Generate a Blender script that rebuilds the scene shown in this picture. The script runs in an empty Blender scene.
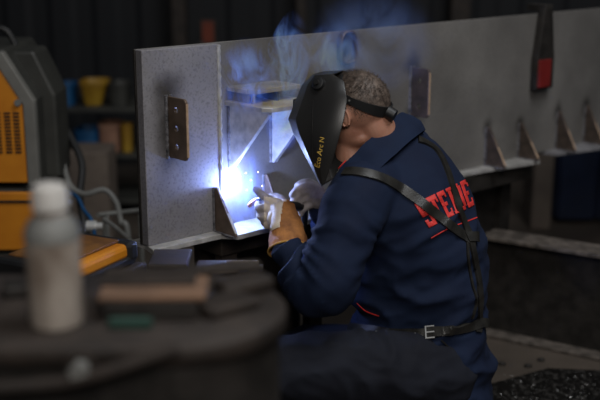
import bpy, bmesh, math, random
from mathutils import Vector, Matrix, noise
from mathutils.bvhtree import BVHTree
random.seed(7)
V = Vector
scene = bpy.context.scene
COL = scene.collection
# ------------------------------------------------------------------ camera
CAM_H, PITCH, FPX = 1.6, math.radians(14.5), 1060.0
cam = bpy.data.cameras.new('camera'); camo = bpy.data.objects.new('camera', cam); COL.objects.link(camo)
camo.location = (0, 0, CAM_H); camo.rotation_euler = (math.pi/2 - PITCH, 0, 0)
cam.sensor_width = 36; cam.lens = FPX*36/600; cam.clip_end = 200
cam.dof.use_dof = True; cam.dof.focus_distance = 3.0; cam.dof.aperture_fstop = 1.6
scene.camera = camo
# ------------------------------------------------------------------ world, lights, exposure
w = bpy.data.worlds.new('world'); scene.world = w; w.use_nodes = True
w.node_tree.nodes['Background'].inputs[0].default_value = (0.55, 0.72, 1.0, 1)
w.node_tree.nodes['Background'].inputs[1].default_value = 0.035
scene.view_settings.view_transform = 'Standard'; scene.view_settings.look = 'None'
scene.cycles.volume_bounces = 2
scene.view_settings.gamma = 1; scene.view_settings.exposure = 0.0
def area(name, loc, target, size, power, color):
    l = bpy.data.lights.new(name, 'AREA'); l.shape = 'RECTANGLE'; l.size = size[0]; l.size_y = size[1]
    l.energy = power; l.color = color
    o = bpy.data.objects.new(name, l); COL.objects.link(o); o.location = loc
    o.rotation_euler = (V(target)-V(loc)).to_track_quat('-Z', 'Y').to_euler()
    return o
area('roof_light', (1.5, 1.7, 4.4), (0.5, 3.3, 0.9), (1.8, 1.8), 84, (0.95, 0.97, 1.0))
area('hall_light', (0.2, -0.9, 3.1), (0.0, 3.1, 0.9), (1.2, 1.2), 50, (1.0, 0.95, 0.90))
area('far_roof_light', (1.5, 6.2, 5.5), (1.5, 5.2, 0.0), (3.5, 1.0), 9, (1.0, 0.90, 0.78))

# ------------------------------------------------------------------ camera geometry helpers
SP, CP = math.sin(PITCH), math.cos(PITCH)
FWD, UP, RT = V((0, CP, -SP)), V((0, SP, CP)), V((1, 0, 0))
CAM = V((0, 0, CAM_H))
def ray(px, py): return FWD + RT*((px-300)/FPX) - UP*((py-200)/FPX)
def W(px, py, d): return CAM + ray(px, py)*d
def onplane(px, py, p0, n):
    r = ray(px, py); return CAM + r*((p0-CAM).dot(n)/r.dot(n))
def onz(px, py, z): return onplane(px, py, V((0, 0, z)), V((0, 0, 1)))

# ------------------------------------------------------------------ materials
def newmat(name):
    m = bpy.data.materials.new(name); m.use_nodes = True
    nt = m.node_tree; b = nt.nodes['Principled BSDF']
    return m, nt, b
def N(nt, t, **kw):
    n = nt.nodes.new(t)
    for k, v in kw.items(): setattr(n, k, v)
    return n
def mat(name, c1, c2=None, rough=0.6, metal=0.0, scale=12, bump=0.0, bscale=80, detail=5, rvar=0.1, stretch=(1,1,1), coat=0, lo=.35, hi=.65, spec=None):
    m, nt, b = newmat(name)
    if c2 is None: c2 = tuple(x*0.7 for x in c1)
    tc = N(nt, 'ShaderNodeTexCoord'); mp = N(nt, 'ShaderNodeMapping'); mp.inputs['Scale'].default_value = stretch
    nt.links.new(tc.outputs['Object'], mp.inputs[0])
    nz = N(nt, 'ShaderNodeTexNoise'); nz.inputs['Scale'].default_value = scale; nz.inputs['Detail'].default_value = detail
    nt.links.new(mp.outputs[0], nz.inputs['Vector'])
    cr = N(nt, 'ShaderNodeValToRGB')
    cr.color_ramp.elements[0].position = lo; cr.color_ramp.elements[0].color = (*c2, 1)
    cr.color_ramp.elements[1].position = hi; cr.color_ramp.elements[1].color = (*c1, 1)
    nt.links.new(nz.outputs[0], cr.inputs[0]); nt.links.new(cr.outputs[0], b.inputs['Base Color'])
    mr = N(nt, 'ShaderNodeMapRange'); mr.inputs[3].default_value = max(0.02, rough-rvar); mr.inputs[4].default_value = min(1, rough+rvar)
    nt.links.new(nz.outputs[0], mr.inputs[0]); nt.links.new(mr.outputs[0], b.inputs['Roughness'])
    b.inputs['Metallic'].default_value = metal
    if coat: b.inputs['Coat Weight'].default_value = coat
    if spec is not None: b.inputs['Specular IOR Level'].default_value = spec
    if bump:
        n2 = N(nt, 'ShaderNodeTexNoise'); n2.inputs['Scale'].default_value = bscale; n2.inputs['Detail'].default_value = 4
        nt.links.new(mp.outputs[0], n2.inputs['Vector'])
        bp = N(nt, 'ShaderNodeBump'); bp.inputs['Strength'].default_value = bump; bp.inputs['Distance'].default_value = 0.004
        nt.links.new(n2.outputs[0], bp.inputs['Height']); nt.links.new(bp.outputs[0], b.inputs['Normal'])
    return m
def emit(name, col, s):
    m, nt, b = newmat(name); b.inputs['Base Color'].default_value = (*col, 1)
    b.inputs['Emission Color'].default_value = (*col, 1); b.inputs['Emission Strength'].default_value = s
    return m
M = {}
M['floor'] = mat('concrete_floor', (.105,.083,.065), (.055,.045,.036), .55, 0, 3, .3, 40)
M['wall'] = mat('dark_wall', (.005,.006,.008), (.0035,.004,.0055), .7, 0, 2)
M['seam'] = mat('weld_bead', (.22,.21,.22), (.05,.05,.055), .55, .3, 60, .8, 150)
M['gusset'] = mat('gusset_steel', (.19,.135,.10), (.10,.07,.05), .45, .4, 16, .1, 80)
M['rusty'] = mat('heated_steel', (.13,.095,.075), (.07,.055,.045), .45, .4, 22, .1, 90)
M['bright'] = mat('bright_steel', (.58,.56,.53), (.36,.35,.33), .42, .3, 30, .1, 120)  # also stands in for lit edges and the arc-lit hanging gussets
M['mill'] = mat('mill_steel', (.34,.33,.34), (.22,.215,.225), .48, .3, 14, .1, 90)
M['warmedge'] = mat('warm_lit_edge', (.72,.50,.33), (.45,.30,.19), .4, .3, 40)  # warm lamplight on gusset and lug edges, put into colour
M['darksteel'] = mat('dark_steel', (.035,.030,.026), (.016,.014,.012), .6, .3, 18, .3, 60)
M['beamtop'] = mat('lit_flange', (.19,.16,.135), (.07,.06,.05), .5, .2, 26, .5, 70, stretch=(1,1,1))  # blotchy flange steel, lightened as lit beside the web in the dark
M['blackfloor'] = mat('scaly_steel', (.16,.15,.14), (.015,.014,.013), .35, .6, 60, .8, 120, lo=.52, hi=.72)
M['cloth'] = mat('navy_cotton', (.009,.0175,.045), (.006,.0115,.033), .85, 0, 9, .15, 900, spec=.25)
M['clothlt'] = mat('navy_collar', (.0095,.019,.049), (.0065,.0135,.037), .85, 0, 9, .15, 900, spec=.25)
M['trousers'] = mat('charcoal_cotton', (.014,.016,.024), (.009,.010,.016), .85, 0, 10, .15, 900, spec=.25)
M['red'] = mat('red_print', (.80,.045,.035), (.66,.035,.03), .6, 0, 60)
M['leather'] = mat('black_leather', (.028,.026,.022), (.016,.015,.013), .36, 0, 30, .2, 300)
M['tan'] = mat('tan_leather', (.55,.23,.06), (.24,.09,.025), .75, 0, 25, .4, 220)
M['tanlight'] = mat('lit_pale_leather', (.85,.74,.60), (.70,.58,.45), .75, 0, 25, .4, 220)  # pale leather, whitened for the arc's glare
M['glove'] = mat('grey_suede', (.48,.43,.40), (.24,.21,.20), .9, 0, 30, .5, 200)
M['skin'] = mat('skin', (.50,.25,.165), (.40,.18,.115), .5, 0, 14, .15, 160)
M['skin'].node_tree.nodes['Principled BSDF'].inputs['Subsurface Weight'].default_value = .12
M['skin'].node_tree.nodes['Principled BSDF'].inputs['Subsurface Radius'].default_value = (.01,.004,.002)
M['hair'] = mat('hair', (.15,.11,.085), (.06,.043,.033), .6, 0, 90)
M['mask'] = mat('black_plastic', (.022,.021,.019), (.016,.015,.014), .32, 0, 6, .03, 300, rvar=.05)
M['rubber'] = mat('black_rubber', (.014,.014,.014), (.010,.010,.010), .5)
M['gold'] = mat('gold_print', (.70,.46,.08), (.62,.38,.06), .5)
M['chrome'] = mat('chrome', (.80,.79,.76), (.6,.6,.58), .3, .45)
M['orange'] = mat('orange_paint', (.66,.245,.012), (.52,.17,.008), .5, 0, 6)
M['casing'] = mat('grey_green_casing', (.045,.045,.038), (.03,.03,.026), .5, 0, 6)
M['caseedge'] = mat('light_casing_edge', (.19,.185,.165), (.14,.135,.12), .45, 0, 8)
M['blue'] = mat('blue_plastic', (.005,.075,.19), (.004,.05,.14), .55)
M['darkblue'] = mat('dark_blue_paint', (.006,.014,.045), (.004,.01,.03), .6)
M['yellow'] = mat('yellow_plastic', (.40,.24,.02), (.27,.14,.01), .55, 0, 8)
M['pinkish'] = mat('beige_board', (.30,.16,.10), (.22,.11,.07), .8)
M['palegrey'] = mat('pale_grey_plastic', (.20,.20,.185), (.14,.14,.13), .6)
M['beige'] = mat('beige_paint', (.17,.135,.105), (.13,.10,.08), .8)
M['wood'] = mat('rough_wood', (.22,.125,.075), (.10,.06,.038), .8, 0, 10, .3, 60, stretch=(1,6,6))
M['darkwood'] = mat('dark_wood', (.10,.07,.05), (.05,.035,.025), .8, 0, 10, .3, 60, stretch=(1,6,6))
M['green'] = mat('dark_green_paint', (.02,.07,.05), (.012,.04,.03), .6)
M['dullorange'] = mat('dull_orange', (.20,.085,.015), (.10,.04,.01), .6, 0, 20)
M['brownbox'] = mat('brown_steel', (.042,.031,.024), (.020,.015,.012), .65, .2, 14, .2, 60)
M['copper'] = mat('copper_nozzle', (.75,.36,.13), (.5,.22,.08), .35, .6, 30)
M['arc'] = emit('arc_core', (.75,.85,1.0), 45)
M['spark'] = emit('spark', (1.0,.72,.45), 14)
M['spark2'] = emit('spark_pale', (.85,.88,1.0), 12)

# ------------------------------------------------------------------ object helpers
WL = {}
def link(name, me, loc, parent=None):
    o = bpy.data.objects.new(name, me); COL.objects.link(o)
    WL[o.name] = V(loc)
    if parent is not None:
        o.parent = parent; o.location = V(loc) - WL[parent.name]
    else: o.location = loc
    return o
def tag(o, label=None, cat=None, group=None, kind=None):
    for k, v in (('label', label), ('category', cat), ('group', group), ('kind', kind)):
        if v: o[k] = v
    return o
def empty(name, loc, label, cat, group=None):
    o = link(name, None, loc); o.empty_display_size = .05
    return tag(o, label, cat, group)
def from_me(name, me, mats, parent=None, smooth=True, bevel=0, angle=35, origin=True):
    """me in world coordinates; origin moved to the middle of its underside"""
    if len(me.vertices) == 0: raise ValueError(name+' empty')
    xs = [v.co for v in me.vertices]
    lo = V((min(c[i] for c in xs) for i in range(3))); hi = V((max(c[i] for c in xs) for i in range(3)))
    loc = V(((lo.x+hi.x)/2, (lo.y+hi.y)/2, lo.z))
    me.transform(Matrix.Translation(-loc))
    if mats is not None:
        me.materials.clear()
        for m_ in (mats if isinstance(mats, (list, tuple)) else [mats]): me.materials.append(M[m_] if isinstance(m_, str) else m_)
    me.polygons.foreach_set('use_smooth', [smooth]*len(me.polygons))
    me.name = name
    o = link(name, me, loc, parent)
    if bevel:
        b = o.modifiers.new('bevel', 'BEVEL'); b.width = bevel; b.segments = 2; b.limit_method = 'ANGLE'; b.angle_limit = math.radians(40)
        b.harden_normals = False
    if smooth and angle:
        try: me.set_sharp_from_angle(angle=math.radians(angle))
        except Exception: pass
    return o
class MB:
    def __init__(s): s.v = []; s.f = []; s.m = []
    def add(s, vs, fs, mi=0):
        n = len(s.v); s.v += [V(v) for v in vs]; s.f += [tuple(i+n for i in f) for f in fs]; s.m += [mi]*len(fs); return s
    def box(s, o, ax, ay, az, x, y, z, mi=0):
        """axis box: corner ranges along given axes from origin o"""
        vs = [o+ax*a+ay*b+az*c for a in x for b in y for c in z]
        fs = [(0,1,3,2),(4,6,7,5),(0,4,5,1),(2,3,7,6),(0,2,6,4),(1,5,7,3)]
        return s.add(vs, fs, mi)
    def abox(s, lo, hi, mi=0): return s.box(V((0,0,0)), V((1,0,0)), V((0,1,0)), V((0,0,1)), (lo[0],hi[0]), (lo[1],hi[1]), (lo[2],hi[2]), mi)
    def loft(s, secs, n=24, caps=True, mi=0, closed=False, e=1.0):
        vs = []; fs = []
        for c, u, v in secs:
            for i in range(n):
                t = 2*math.pi*i/n; a, b = math.cos(t), math.sin(t)
                if e != 1.0: a = math.copysign(abs(a)**e, a); b = math.copysign(abs(b)**e, b)
                vs.append(c+u*a+v*b)
        k = len(secs)
        for j in range(k if closed else k-1):
            j2 = (j+1) % k
            for i in range(n):
                i2 = (i+1) % n
                fs.append((j*n+i, j*n+i2, j2*n+i2, j2*n+i))
        if caps and not closed:
            fs.append(tuple(range(n))[::-1]); fs.append(tuple((k-1)*n+i for i in range(n)))
        return s.add(vs, fs, mi)
    def tube(s, pts, r, n=12, mi=0, caps=True, flat=1.0, up=None):
        pts = [V(p) for p in pts]; rs = r if isinstance(r, (list, tuple)) else [r]*len(pts)
        t0 = (pts[1]-pts[0]).normalized()
        u = up or t0.orthogonal(); u = (u - t0*u.dot(t0)).normalized(); secs = []
        for i, p in enumerate(pts):
            t = (pts[min(i+1, len(pts)-1)]-pts[max(i-1, 0)]).normalized()
            u = (u - t*u.dot(t)).normalized(); v = t.cross(u)
            secs.append((p, u*rs[i], v*rs[i]*flat))
        return s.loft(secs, n, caps, mi)
    def ball(s, c, rx, ry=None, rz=None, ax=None, n=16, mi=0):
        ry = ry or rx; rz = rz or rx
        X, Y, Z = ax or (V((1,0,0)), V((0,1,0)), V((0,0,1)))
        vs = [c+Z*rz]; fs = []; k = n//2
        for j in range(1, k):
            ph = math.pi*j/k
            for i in range(n):
                t = 2*math.pi*i/n
                vs.append(c+X*rx*math.sin(ph)*math.cos(t)+Y*ry*math.sin(ph)*math.sin(t)+Z*rz*math.cos(ph))
        vs.append(c-Z*rz)
        for i in range(n):
            i2 = (i+1) % n
            fs.append((0, 1+i, 1+i2))
            for j in range(k-2): fs.append((1+j*n+i, 1+(j+1)*n+i, 1+(j+1)*n+i2, 1+j*n+i2))
            fs.append((len(vs)-1, 1+(k-2)*n+i2, 1+(k-2)*n+i))
        return s.add(vs, fs, mi)
    def chain(s, pts, rs, n=14):
        """closed capsule chain for later voxel union"""
        s.tube(smooth_path(pts, 4), smooth_vals(rs, 4), n)
        s.ball(V(pts[0]), rs[0]*.99, n=n); s.ball(V(pts[-1]), rs[-1]*.99, n=n)
        return s
    def me(s):
        m_ = bpy.data.meshes.new('m'); m_.from_pydata(s.v, [], s.f)
        m_.polygons.foreach_set('material_index', s.m); 
        bm = bmesh.new(); bm.from_mesh(m_); bmesh.ops.recalc_face_normals(bm, faces=bm.faces); bm.to_mesh(m_); bm.free()
        m_.update(); return m_
    def build(s, name, mats, parent=None, **k): return from_me(name, s.me(), mats, parent, **k)
def smooth_path(pts, k=5):
    pts = [V(p) for p in pts]; out = []
    for i in range(len(pts)-1):
        p0 = pts[max(i-1,0)]; p1 = pts[i]; p2 = pts[i+1]; p3 = pts[min(i+2,len(pts)-1)]
        for j in range(k):
            t = j/k
            out.append(.5*((2*p1)+(p2-p0)*t+(2*p0-5*p1+4*p2-p3)*t*t+(-p0+3*p1-3*p2+p3)*t**3))
    out.append(pts[-1]); return out
def smooth_vals(vs, k=5):
    return [p.x for p in smooth_path([V((v,0,0)) for v in vs], k)]
def evald(ob):
    dg = bpy.context.evaluated_depsgraph_get(); dg.update()
    return bpy.data.meshes.new_from_object(ob.evaluated_get(dg))
def remesh(mb, voxel, smooth=6, factor=.5):
    me = mb.me(); o = bpy.data.objects.new('tmp', me); COL.objects.link(o)
    r = o.modifiers.new('r', 'REMESH'); r.mode = 'VOXEL'; r.voxel_size = voxel
    if smooth:
        sm = o.modifiers.new('s', 'SMOOTH'); sm.iterations = smooth; sm.factor = factor
    out = evald(o); bpy.data.objects.remove(o); bpy.data.meshes.remove(me); return out
def plate(polys, holes, frame, thick, bev=0.0):
    """flat steel plate cut from outline(s) with holes; local xy plane of frame"""
    cu = bpy.data.curves.new('c', 'CURVE'); cu.dimensions = '2D'; cu.fill_mode = 'BOTH'; cu.extrude = max(0, thick/2-bev); cu.bevel_depth = bev; cu.bevel_resolution = 1; cu.offset = -bev
    for pl in list(polys)+list(holes):
        sp = cu.splines.new('POLY'); sp.points.add(len(pl)-1)
        for i, p in enumerate(pl): sp.points[i].co = (p[0], p[1], 0, 1)
        sp.use_cyclic_u = True
    o = bpy.data.objects.new('tmp', cu); COL.objects.link(o); me = evald(o); bpy.data.objects.remove(o)
    bm = bmesh.new(); bm.from_mesh(me); bmesh.ops.remove_doubles(bm, verts=bm.verts, dist=1e-5)
    bmesh.ops.recalc_face_normals(bm, faces=bm.faces); bm.to_mesh(me); bm.free()
    me.transform(frame); return me
def frame(o, x, y, z=None):
    z = z or x.cross(y)
    m_ = Matrix.Identity(4)
    for i, a in enumerate((x, y, z)):
        for j in range(3): m_[j][i] = a[j]
    for j in range(3): m_[j][3] = o[j]
    return m_
def circle(cx, cy, r, n=20, ry=None): return [(cx+r*math.cos(2*math.pi*i/n), cy+(ry or r)*math.sin(2*math.pi*i/n)) for i in range(n)]
def rrect(x0, y0, x1, y1, r, n=4, corners=(1,1,1,1)):
    out = []
    for k, (cx, cy, a) in enumerate(((x1-r, y1-r, 0), (x0+r, y1-r, 90), (x0+r, y0+r, 180), (x1-r, y0+r, 270))):
        if corners[k]:
            out += [(cx+r*math.cos(math.radians(a+90*i/n)), cy+r*math.sin(math.radians(a+90*i/n))) for i in range(n+1)]
        else: out.append(((x1, y1), (x0, y1), (x0, y0), (x1, y0))[k])
    return out
def bvh_of(o):
    me = o.data; mw = Matrix.Translation(WL[o.name])
    return BVHTree.FromPolygons([mw @ v.co for v in me.vertices], [tuple(p.vertices) for p in me.polygons])
X, Y, Z = V((1,0,0)), V((0,1,0)), V((0,0,1))

# ================================================================== SETTING
mb = MB().abox((-9, -2, -.1), (12, 7.2, 0))
tag(mb.build('floor', 'floor', smooth=False), kind='structure')
# corrugated back wall
pr = []; x = -9.0
while x < 12:
    pr += [(x, 7.2), (x+.10, 7.2), (x+.14, 7.185), (x+.26, 7.185), (x+.30, 7.2)]; x += .30
vs = []; fs = []
for (a, b) in pr: vs += [V((a, b, 0)), V((a, b, 4.5))]
for i in range(len(pr)-1): fs.append((2*i, 2*i+2, 2*i+3, 2*i+1))
n0 = len(vs); vs += [V((pr[0][0], 7.3, 0)), V((pr[0][0], 7.3, 4.5)), V((pr[-1][0], 7.3, 0)), V((pr[-1][0], 7.3, 4.5))]
fs.append((n0, n0+1, n0+3, n0+2))
tag(MB().add(vs, fs).build('wall_back', 'wall', smooth=False), kind='structure')

# ================================================================== GIRDER
YAW = math.radians(48.1)
gd = V((math.sin(YAW), math.cos(YAW), 0)); gn = V((math.cos(YAW), -math.sin(YAW), 0))
r0 = ray(240, 185); G0 = CAM + r0*(3.15/r0.y); G0.z = 0
def G(s, z, o=0): return G0 + gd*s + gn*o + Z*z
def gs(px, py, o=0):
    p = onplane(px, py, G0+gn*o, gn); return (p-G0).dot(gd), p.z
CO = .03
s_left, _ = gs(141.5, 47.5, CO); z_top = gs(500, 17)[1]; _, z_bot = gs(144, 244)
s_joint, _ = gs(220, 130, CO)
s_r, _z = gs(600, 8.5)
print('girder', s_left, z_top, z_bot, s_joint, s_r, _z, gs(500,17), gs(487,168), gs(600,146))
s_end = s_r + 1.2
# web material with burn stains around welded fittings
burns = []
def web_material(k=(1,1,1), sp=.86):
    m, nt, b = newmat('rolled_web_steel')
    tc = N(nt, 'ShaderNodeTexCoord'); mp = N(nt, 'ShaderNodeMapping'); nt.links.new(tc.outputs['Object'], mp.inputs[0])
    nz = N(nt, 'ShaderNodeTexNoise'); nz.inputs['Scale'].default_value = 3.5; nz.inputs['Detail'].default_value = 8; nt.links.new(mp.outputs[0], nz.inputs[0])
    cr = N(nt, 'ShaderNodeValToRGB'); e = cr.color_ramp.elements
    e[0].position = .3; e[0].color = (.135*k[0],.126*k[1],.116*k[2],1); e[1].position = .7; e[1].color = (.25*k[0],.236*k[1],.218*k[2],1)
    nt.links.new(nz.outputs[0], cr.inputs[0])
    n2 = N(nt, 'ShaderNodeTexNoise'); n2.inputs['Scale'].default_value = 130; n2.inputs['Detail'].default_value = 3; nt.links.new(mp.outputs[0], n2.inputs[0])
    mr = N(nt, 'ShaderNodeMapRange'); mr.inputs[1].default_value = .32; mr.inputs[2].default_value = .5; mr.inputs[3].default_value = sp; mr.inputs[4].default_value = 1
    nt.links.new(n2.outputs[0], mr.inputs[0])
    mul = N(nt, 'ShaderNodeMix', data_type='RGBA', blend_type='MULTIPLY'); mul.inputs[0].default_value = 1
    nt.links.new(cr.outputs[0], mul.inputs[6]); nt.links.new(mr.outputs[0], mul.inputs[7])
    last = mul.outputs[2]
    dn = N(nt, 'ShaderNodeTexNoise'); dn.inputs['Scale'].default_value = 14; nt.links.new(mp.outputs[0], dn.inputs[0])
    for (c, r, sq, colr) in burns:
        sb = N(nt, 'ShaderNodeVectorMath', operation='SUBTRACT'); sb.inputs[1].default_value = c
        nt.links.new(tc.outputs['Object'], sb.inputs[0])
        sc = N(nt, 'ShaderNodeVectorMath', operation='MULTIPLY'); sc.inputs[1].default_value = (1, 1, sq); nt.links.new(sb.outputs[0], sc.inputs[0])
        ln = N(nt, 'ShaderNodeVectorMath', operation='LENGTH'); nt.links.new(sc.outputs[0], ln.inputs[0])
        ad = N(nt, 'ShaderNodeMath', operation='MULTIPLY_ADD'); ad.inputs[1].default_value = r*.5; nt.links.new(dn.outputs[0], ad.inputs[0]); nt.links.new(ln.outputs['Value'], ad.inputs[2])
        m2 = N(nt, 'ShaderNodeMapRange', interpolation_type='SMOOTHSTEP'); m2.inputs[1].default_value = r*.3; m2.inputs[2].default_value = r*1.3; m2.inputs[3].default_value = .85; m2.inputs[4].default_value = 0
        nt.links.new(ad.outputs[0], m2.inputs[0])
        mx = N(nt, 'ShaderNodeMix', data_type='RGBA'); nt.links.new(m2.outputs[0], mx.inputs[0]); nt.links.new(last, mx.inputs[6]); mx.inputs[7].default_value = (*colr, 1)
        last = mx.outputs[2]
    nt.links.new(last, b.inputs['Base Color'])
    b.inputs['Metallic'].default_value = .25
    r_ = N(nt, 'ShaderNodeMapRange'); r_.inputs[3].default_value = .5; r_.inputs[4].default_value = .68; nt.links.new(nz.outputs[0], r_.inputs[0]); nt.links.new(r_.outputs[0], b.inputs['Roughness'])
    bp = N(nt, 'ShaderNodeBump'); bp.inputs['Strength'].default_value = .12; bp.inputs['Distance'].default_value = .002
    nt.links.new(n2.outputs[0], bp.inputs['Height']); nt.links.new(bp.outputs[0], b.inputs['Normal'])
    return m
TH = .010
s_b1, zb1a = gs(168, 96, CO); _, zb1b = gs(168.5, 157, CO)
s_b2, zb2a = gs(412, 67); _, zb2b = gs(413, 115)
s_g1, zg1 = gs(215, 187, CO)
s_ga, zga = gs(230, 103); _, zgb = gs(230, 166)
Z0 = z_bot
burns += [(tuple(G(s_b1, zb1a+.012, CO)), .075, 1.0, (.03,.024,.02)), (tuple(G(s_b1-.005, (zb1a+zb1b)/2, CO)), .06, .35, (.045,.04,.035)),
          (tuple(G(s_b2, zb2a+.01)), .06, 1.0, (.035,.03,.025)), (tuple(G(s_b2, zb2b)), .05, 1.0, (.035,.03,.025)),
          (tuple(G(s_ga+.005, (zga+zgb)/2)), .05, .35, (.05,.045,.05)),
          (tuple(G(gs(345,40)[0], gs(345,40)[1])), .09, 1.0, (.05,.035,.03))]
sR = [gs(487,128), gs(520,124), gs(558,112), gs(586,106)]
for s_, z_ in sR: burns.append((tuple(G(s_, z_)), .04, .7, (.03,.026,.022)))
webm = web_material(); lit_endm = web_material((1.38, 1.40, 1.58), .72)  # end plate copy lightened and violet-tinted, arc bounce put into its colour
girder = empty('steel_girder', G((s_left+s_end)/2, Z0-.02), 'long grey steel girder standing on edge behind the welder', 'girder')
def gbuild(mb, name, m, parent=girder, **k): return mb.build(name, m, parent, **k)
def world_origin(o):
    """keep object texture space equal to world space (stain positions are given in place)"""
    me = o.data; loc = WL[o.name]; me.transform(Matrix.Translation(loc)); o.location = -WL[o.parent.name] if o.parent else V((0,0,0)); WL[o.name] = V((0,0,0))
web = MB().box(G(0,0), gd, gn, Z, (s_left, s_end), (-TH, 0), (Z0, z_top))
web = gbuild(web, 'web_plate', webm, smooth=False, bevel=.0015); world_origin(web)
# proud end plate at the left with weld seam
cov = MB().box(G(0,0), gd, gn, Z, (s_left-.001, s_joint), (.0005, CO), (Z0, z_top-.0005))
cov = gbuild(cov, 'end_plate', lit_endm, smooth=False, bevel=.002); world_origin(cov)
def bead(p0, p1, r, name='weld_seam', m='seam', parent=girder, off=V((0,0,0))):
    n = max(6, int((p1-p0).length/.006)); pts = []; rs = []
    for i in range(n+1):
        pts.append(p0.lerp(p1, i/n)+off); rs.append(r*(1+.13*math.sin(i*2.2)+.1*random.uniform(-1,1)))
    return MB().tube(pts, rs, 8).build(name, m, parent)
MB().tube([G(s_joint+.001, Z0+.01+i*(z_top-Z0-.014)/60, CO-.004+.0008*math.sin(i*1.7)) for i in range(61)], [.008+.0012*math.sin(i*2.3) for i in range(61)], 8).build('weld_seam', 'bright', girder)
# white mill edge on the left end of the plate
MB().box(G(0,0), gd, gn, Z, (s_left-.004, s_left+.001), (-TH+.001, -.001), (Z0, z_top)).build('flame_cut_edge', 'darksteel', girder, bevel=.001)
# bottom flange: outline in (s, o)
def so(px, py, z):  # pixel on the horizontal plane of height z
    p = onz(px, py, z)-G0; return (p.dot(gd), p.dot(gn))
zf = Z0
f1 = [so(153,250,zf), so(212,236,zf), so(222,234,zf), so(238,235,zf), so(262,229,zf), so(300,222,zf)]
print('flange', f1)
fr = frame(G(0, zf-.008), gd, gn, gd.cross(gn))
o_end = f1[-1][1]
s2a, o2a = so(462,173,zf); s2b, o2b = so(490,168,zf); s2c, o2c = so(540,160,zf)
print('flange R', (s2a,o2a),(s2b,o2b),(s2c,o2c), so(558,152,zf), so(598,147,zf), 'g', [gs(487,165), gs(508,166)])
poly = [(s_left, -.06)] + [(s_left+.005, .0)] + [(f1[0][0], f1[0][1]), f1[1], f1[2], f1[3], f1[4], (f1[5][0], f1[5][1]), (s2a-.1, .05), (s2a, o2a), (s2b, o2b), (s2c, o2c), (s2c+.005, -.06)]
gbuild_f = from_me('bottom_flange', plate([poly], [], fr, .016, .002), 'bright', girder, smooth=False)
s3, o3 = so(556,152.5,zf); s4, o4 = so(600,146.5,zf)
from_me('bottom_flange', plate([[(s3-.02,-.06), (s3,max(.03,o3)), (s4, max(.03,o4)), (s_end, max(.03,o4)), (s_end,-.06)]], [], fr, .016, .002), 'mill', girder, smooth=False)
tag(bpy.data.objects[gbuild_f.name], 'pale notched bottom flange')
# perforated lugs welded at right angles to the web
def lug(s, za, zb, o1, holes, mt, label=None, d=0.0):
    h = za-zb
    fr = frame(G(s, zb, d), gn, Z, gn.cross(Z))
    me = plate([rrect(0, 0, o1, h, .012, 4, (1,0,0,1))], [circle(o1*.47, h*t, .0085) for t in holes], fr, .009, .0018)
    o = from_me('perforated_lug', me, mt, girder, smooth=False)
    MB().box(G(s, zb, d+o1), gn, gd, Z, (-.001, .0022), (-.0035,.0035), (.012, h-.012)).build('lit_edge', 'warmedge', o, smooth=False)  # strip coloured as the lit front edge of the lug
    bead(G(s-.008, zb-.004, d+.001), G(s-.008, za+.004, d+.001), .0055, parent=o)
    bead(G(s+.008, zb-.004, d+.001), G(s+.008, za+.004, d+.001), .0045, parent=o)
    return o
lug(s_b1, zb1a, zb1b, .088, (.2,.5,.8), 'gusset', d=CO)
lug(s_b2, zb2a, zb2b, .082, (.22,.75), 'rusty')
# triangular gussets
def gusset(s, z0, h, b, mt, bd=True, t=.010, d=0.0):
    fr = frame(G(s, z0, d), gn, Z, gn.cross(Z))
    me = plate([[(0,0),(b,0),(b,.012),(.014,h),(0,h)]], [], fr, t, .0018)
    o = from_me('triangular_gusset', me, mt, girder, smooth=False)
    a = G(s, z0+h-.002, d+.014); c = G(s, z0+.012, d+b); dd = (c-a).normalized()
    MB().box(a, dd, gd, dd.cross(gd)*-1, (0, (c-a).length), (-t/2+.0008, t/2-.0008), (-.0005, .0022)).build('lit_edge', 'warmedge' if mt == 'rusty' else 'bright', o, smooth=False)  # lit slope edge put in as a bright strip
    if bd:
        bead(G(s-.007, z0, d+.001), G(s-.007, z0+h, d+.001), .0045, parent=o)
        bead(G(s-.007, z0+.001, d+.004), G(s-.007, z0+.001, d+b), .0035, parent=o)
    return o
gusset(s_g1, Z0, zg1-Z0, .098, 'gusset', d=CO)
sg2, zg2 = gs(265,174); gusset(sg2, Z0, zg2-Z0, .08, 'gusset')
for (s_, z_) in sR: gusset(s_, Z0, z_-Z0+.005, .095, 'rusty')
# stiffener box over the weld: two shelves, side webs and two hanging gussets
zs2 = zga+.002; o_s = .195
zs1 = gs(231, 88)[1]-.0
s_gb = s_ga + .165
print('box', s_ga, zga, zgb, zs1, so(277,107,zs2), so(273,90,zs1), so(299,87,zs1))
def shelf(z, s0, s1, o1, name, mt, ch=.02):
    fr = frame(G(0, z), gd, gn, gd.cross(gn))
    sh_ = from_me(name, plate([[(s0,0),(s0,o1-ch),(s0+ch,o1),(s1,o1),(s1,0)]], [], fr, .014, .002), mt, girder, smooth=False)
    MB().box(G(s0, z), gn, gd, Z, (.004, o1-ch-.002), (-.002, .001), (-.0062, .0062)).build('lit_edge', 'bright', sh_, smooth=False)  # bright strip painted in for the lit end of the shelf
    return sh_
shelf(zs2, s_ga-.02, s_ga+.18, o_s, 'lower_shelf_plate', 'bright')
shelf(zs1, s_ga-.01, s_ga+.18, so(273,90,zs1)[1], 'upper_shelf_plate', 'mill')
o_t = so(273,90,zs1)[1]
fr = frame(G(s_ga+.006, zs2), gn, Z, gn.cross(Z))
from_me('side_web', plate([[(.01,.004),(o_t*.70,.004),(o_t*.78,zs1-zs2-.006),(.01,zs1-zs2-.006)]], [], fr, .008, .0012), 'mill', girder, smooth=False)
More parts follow.
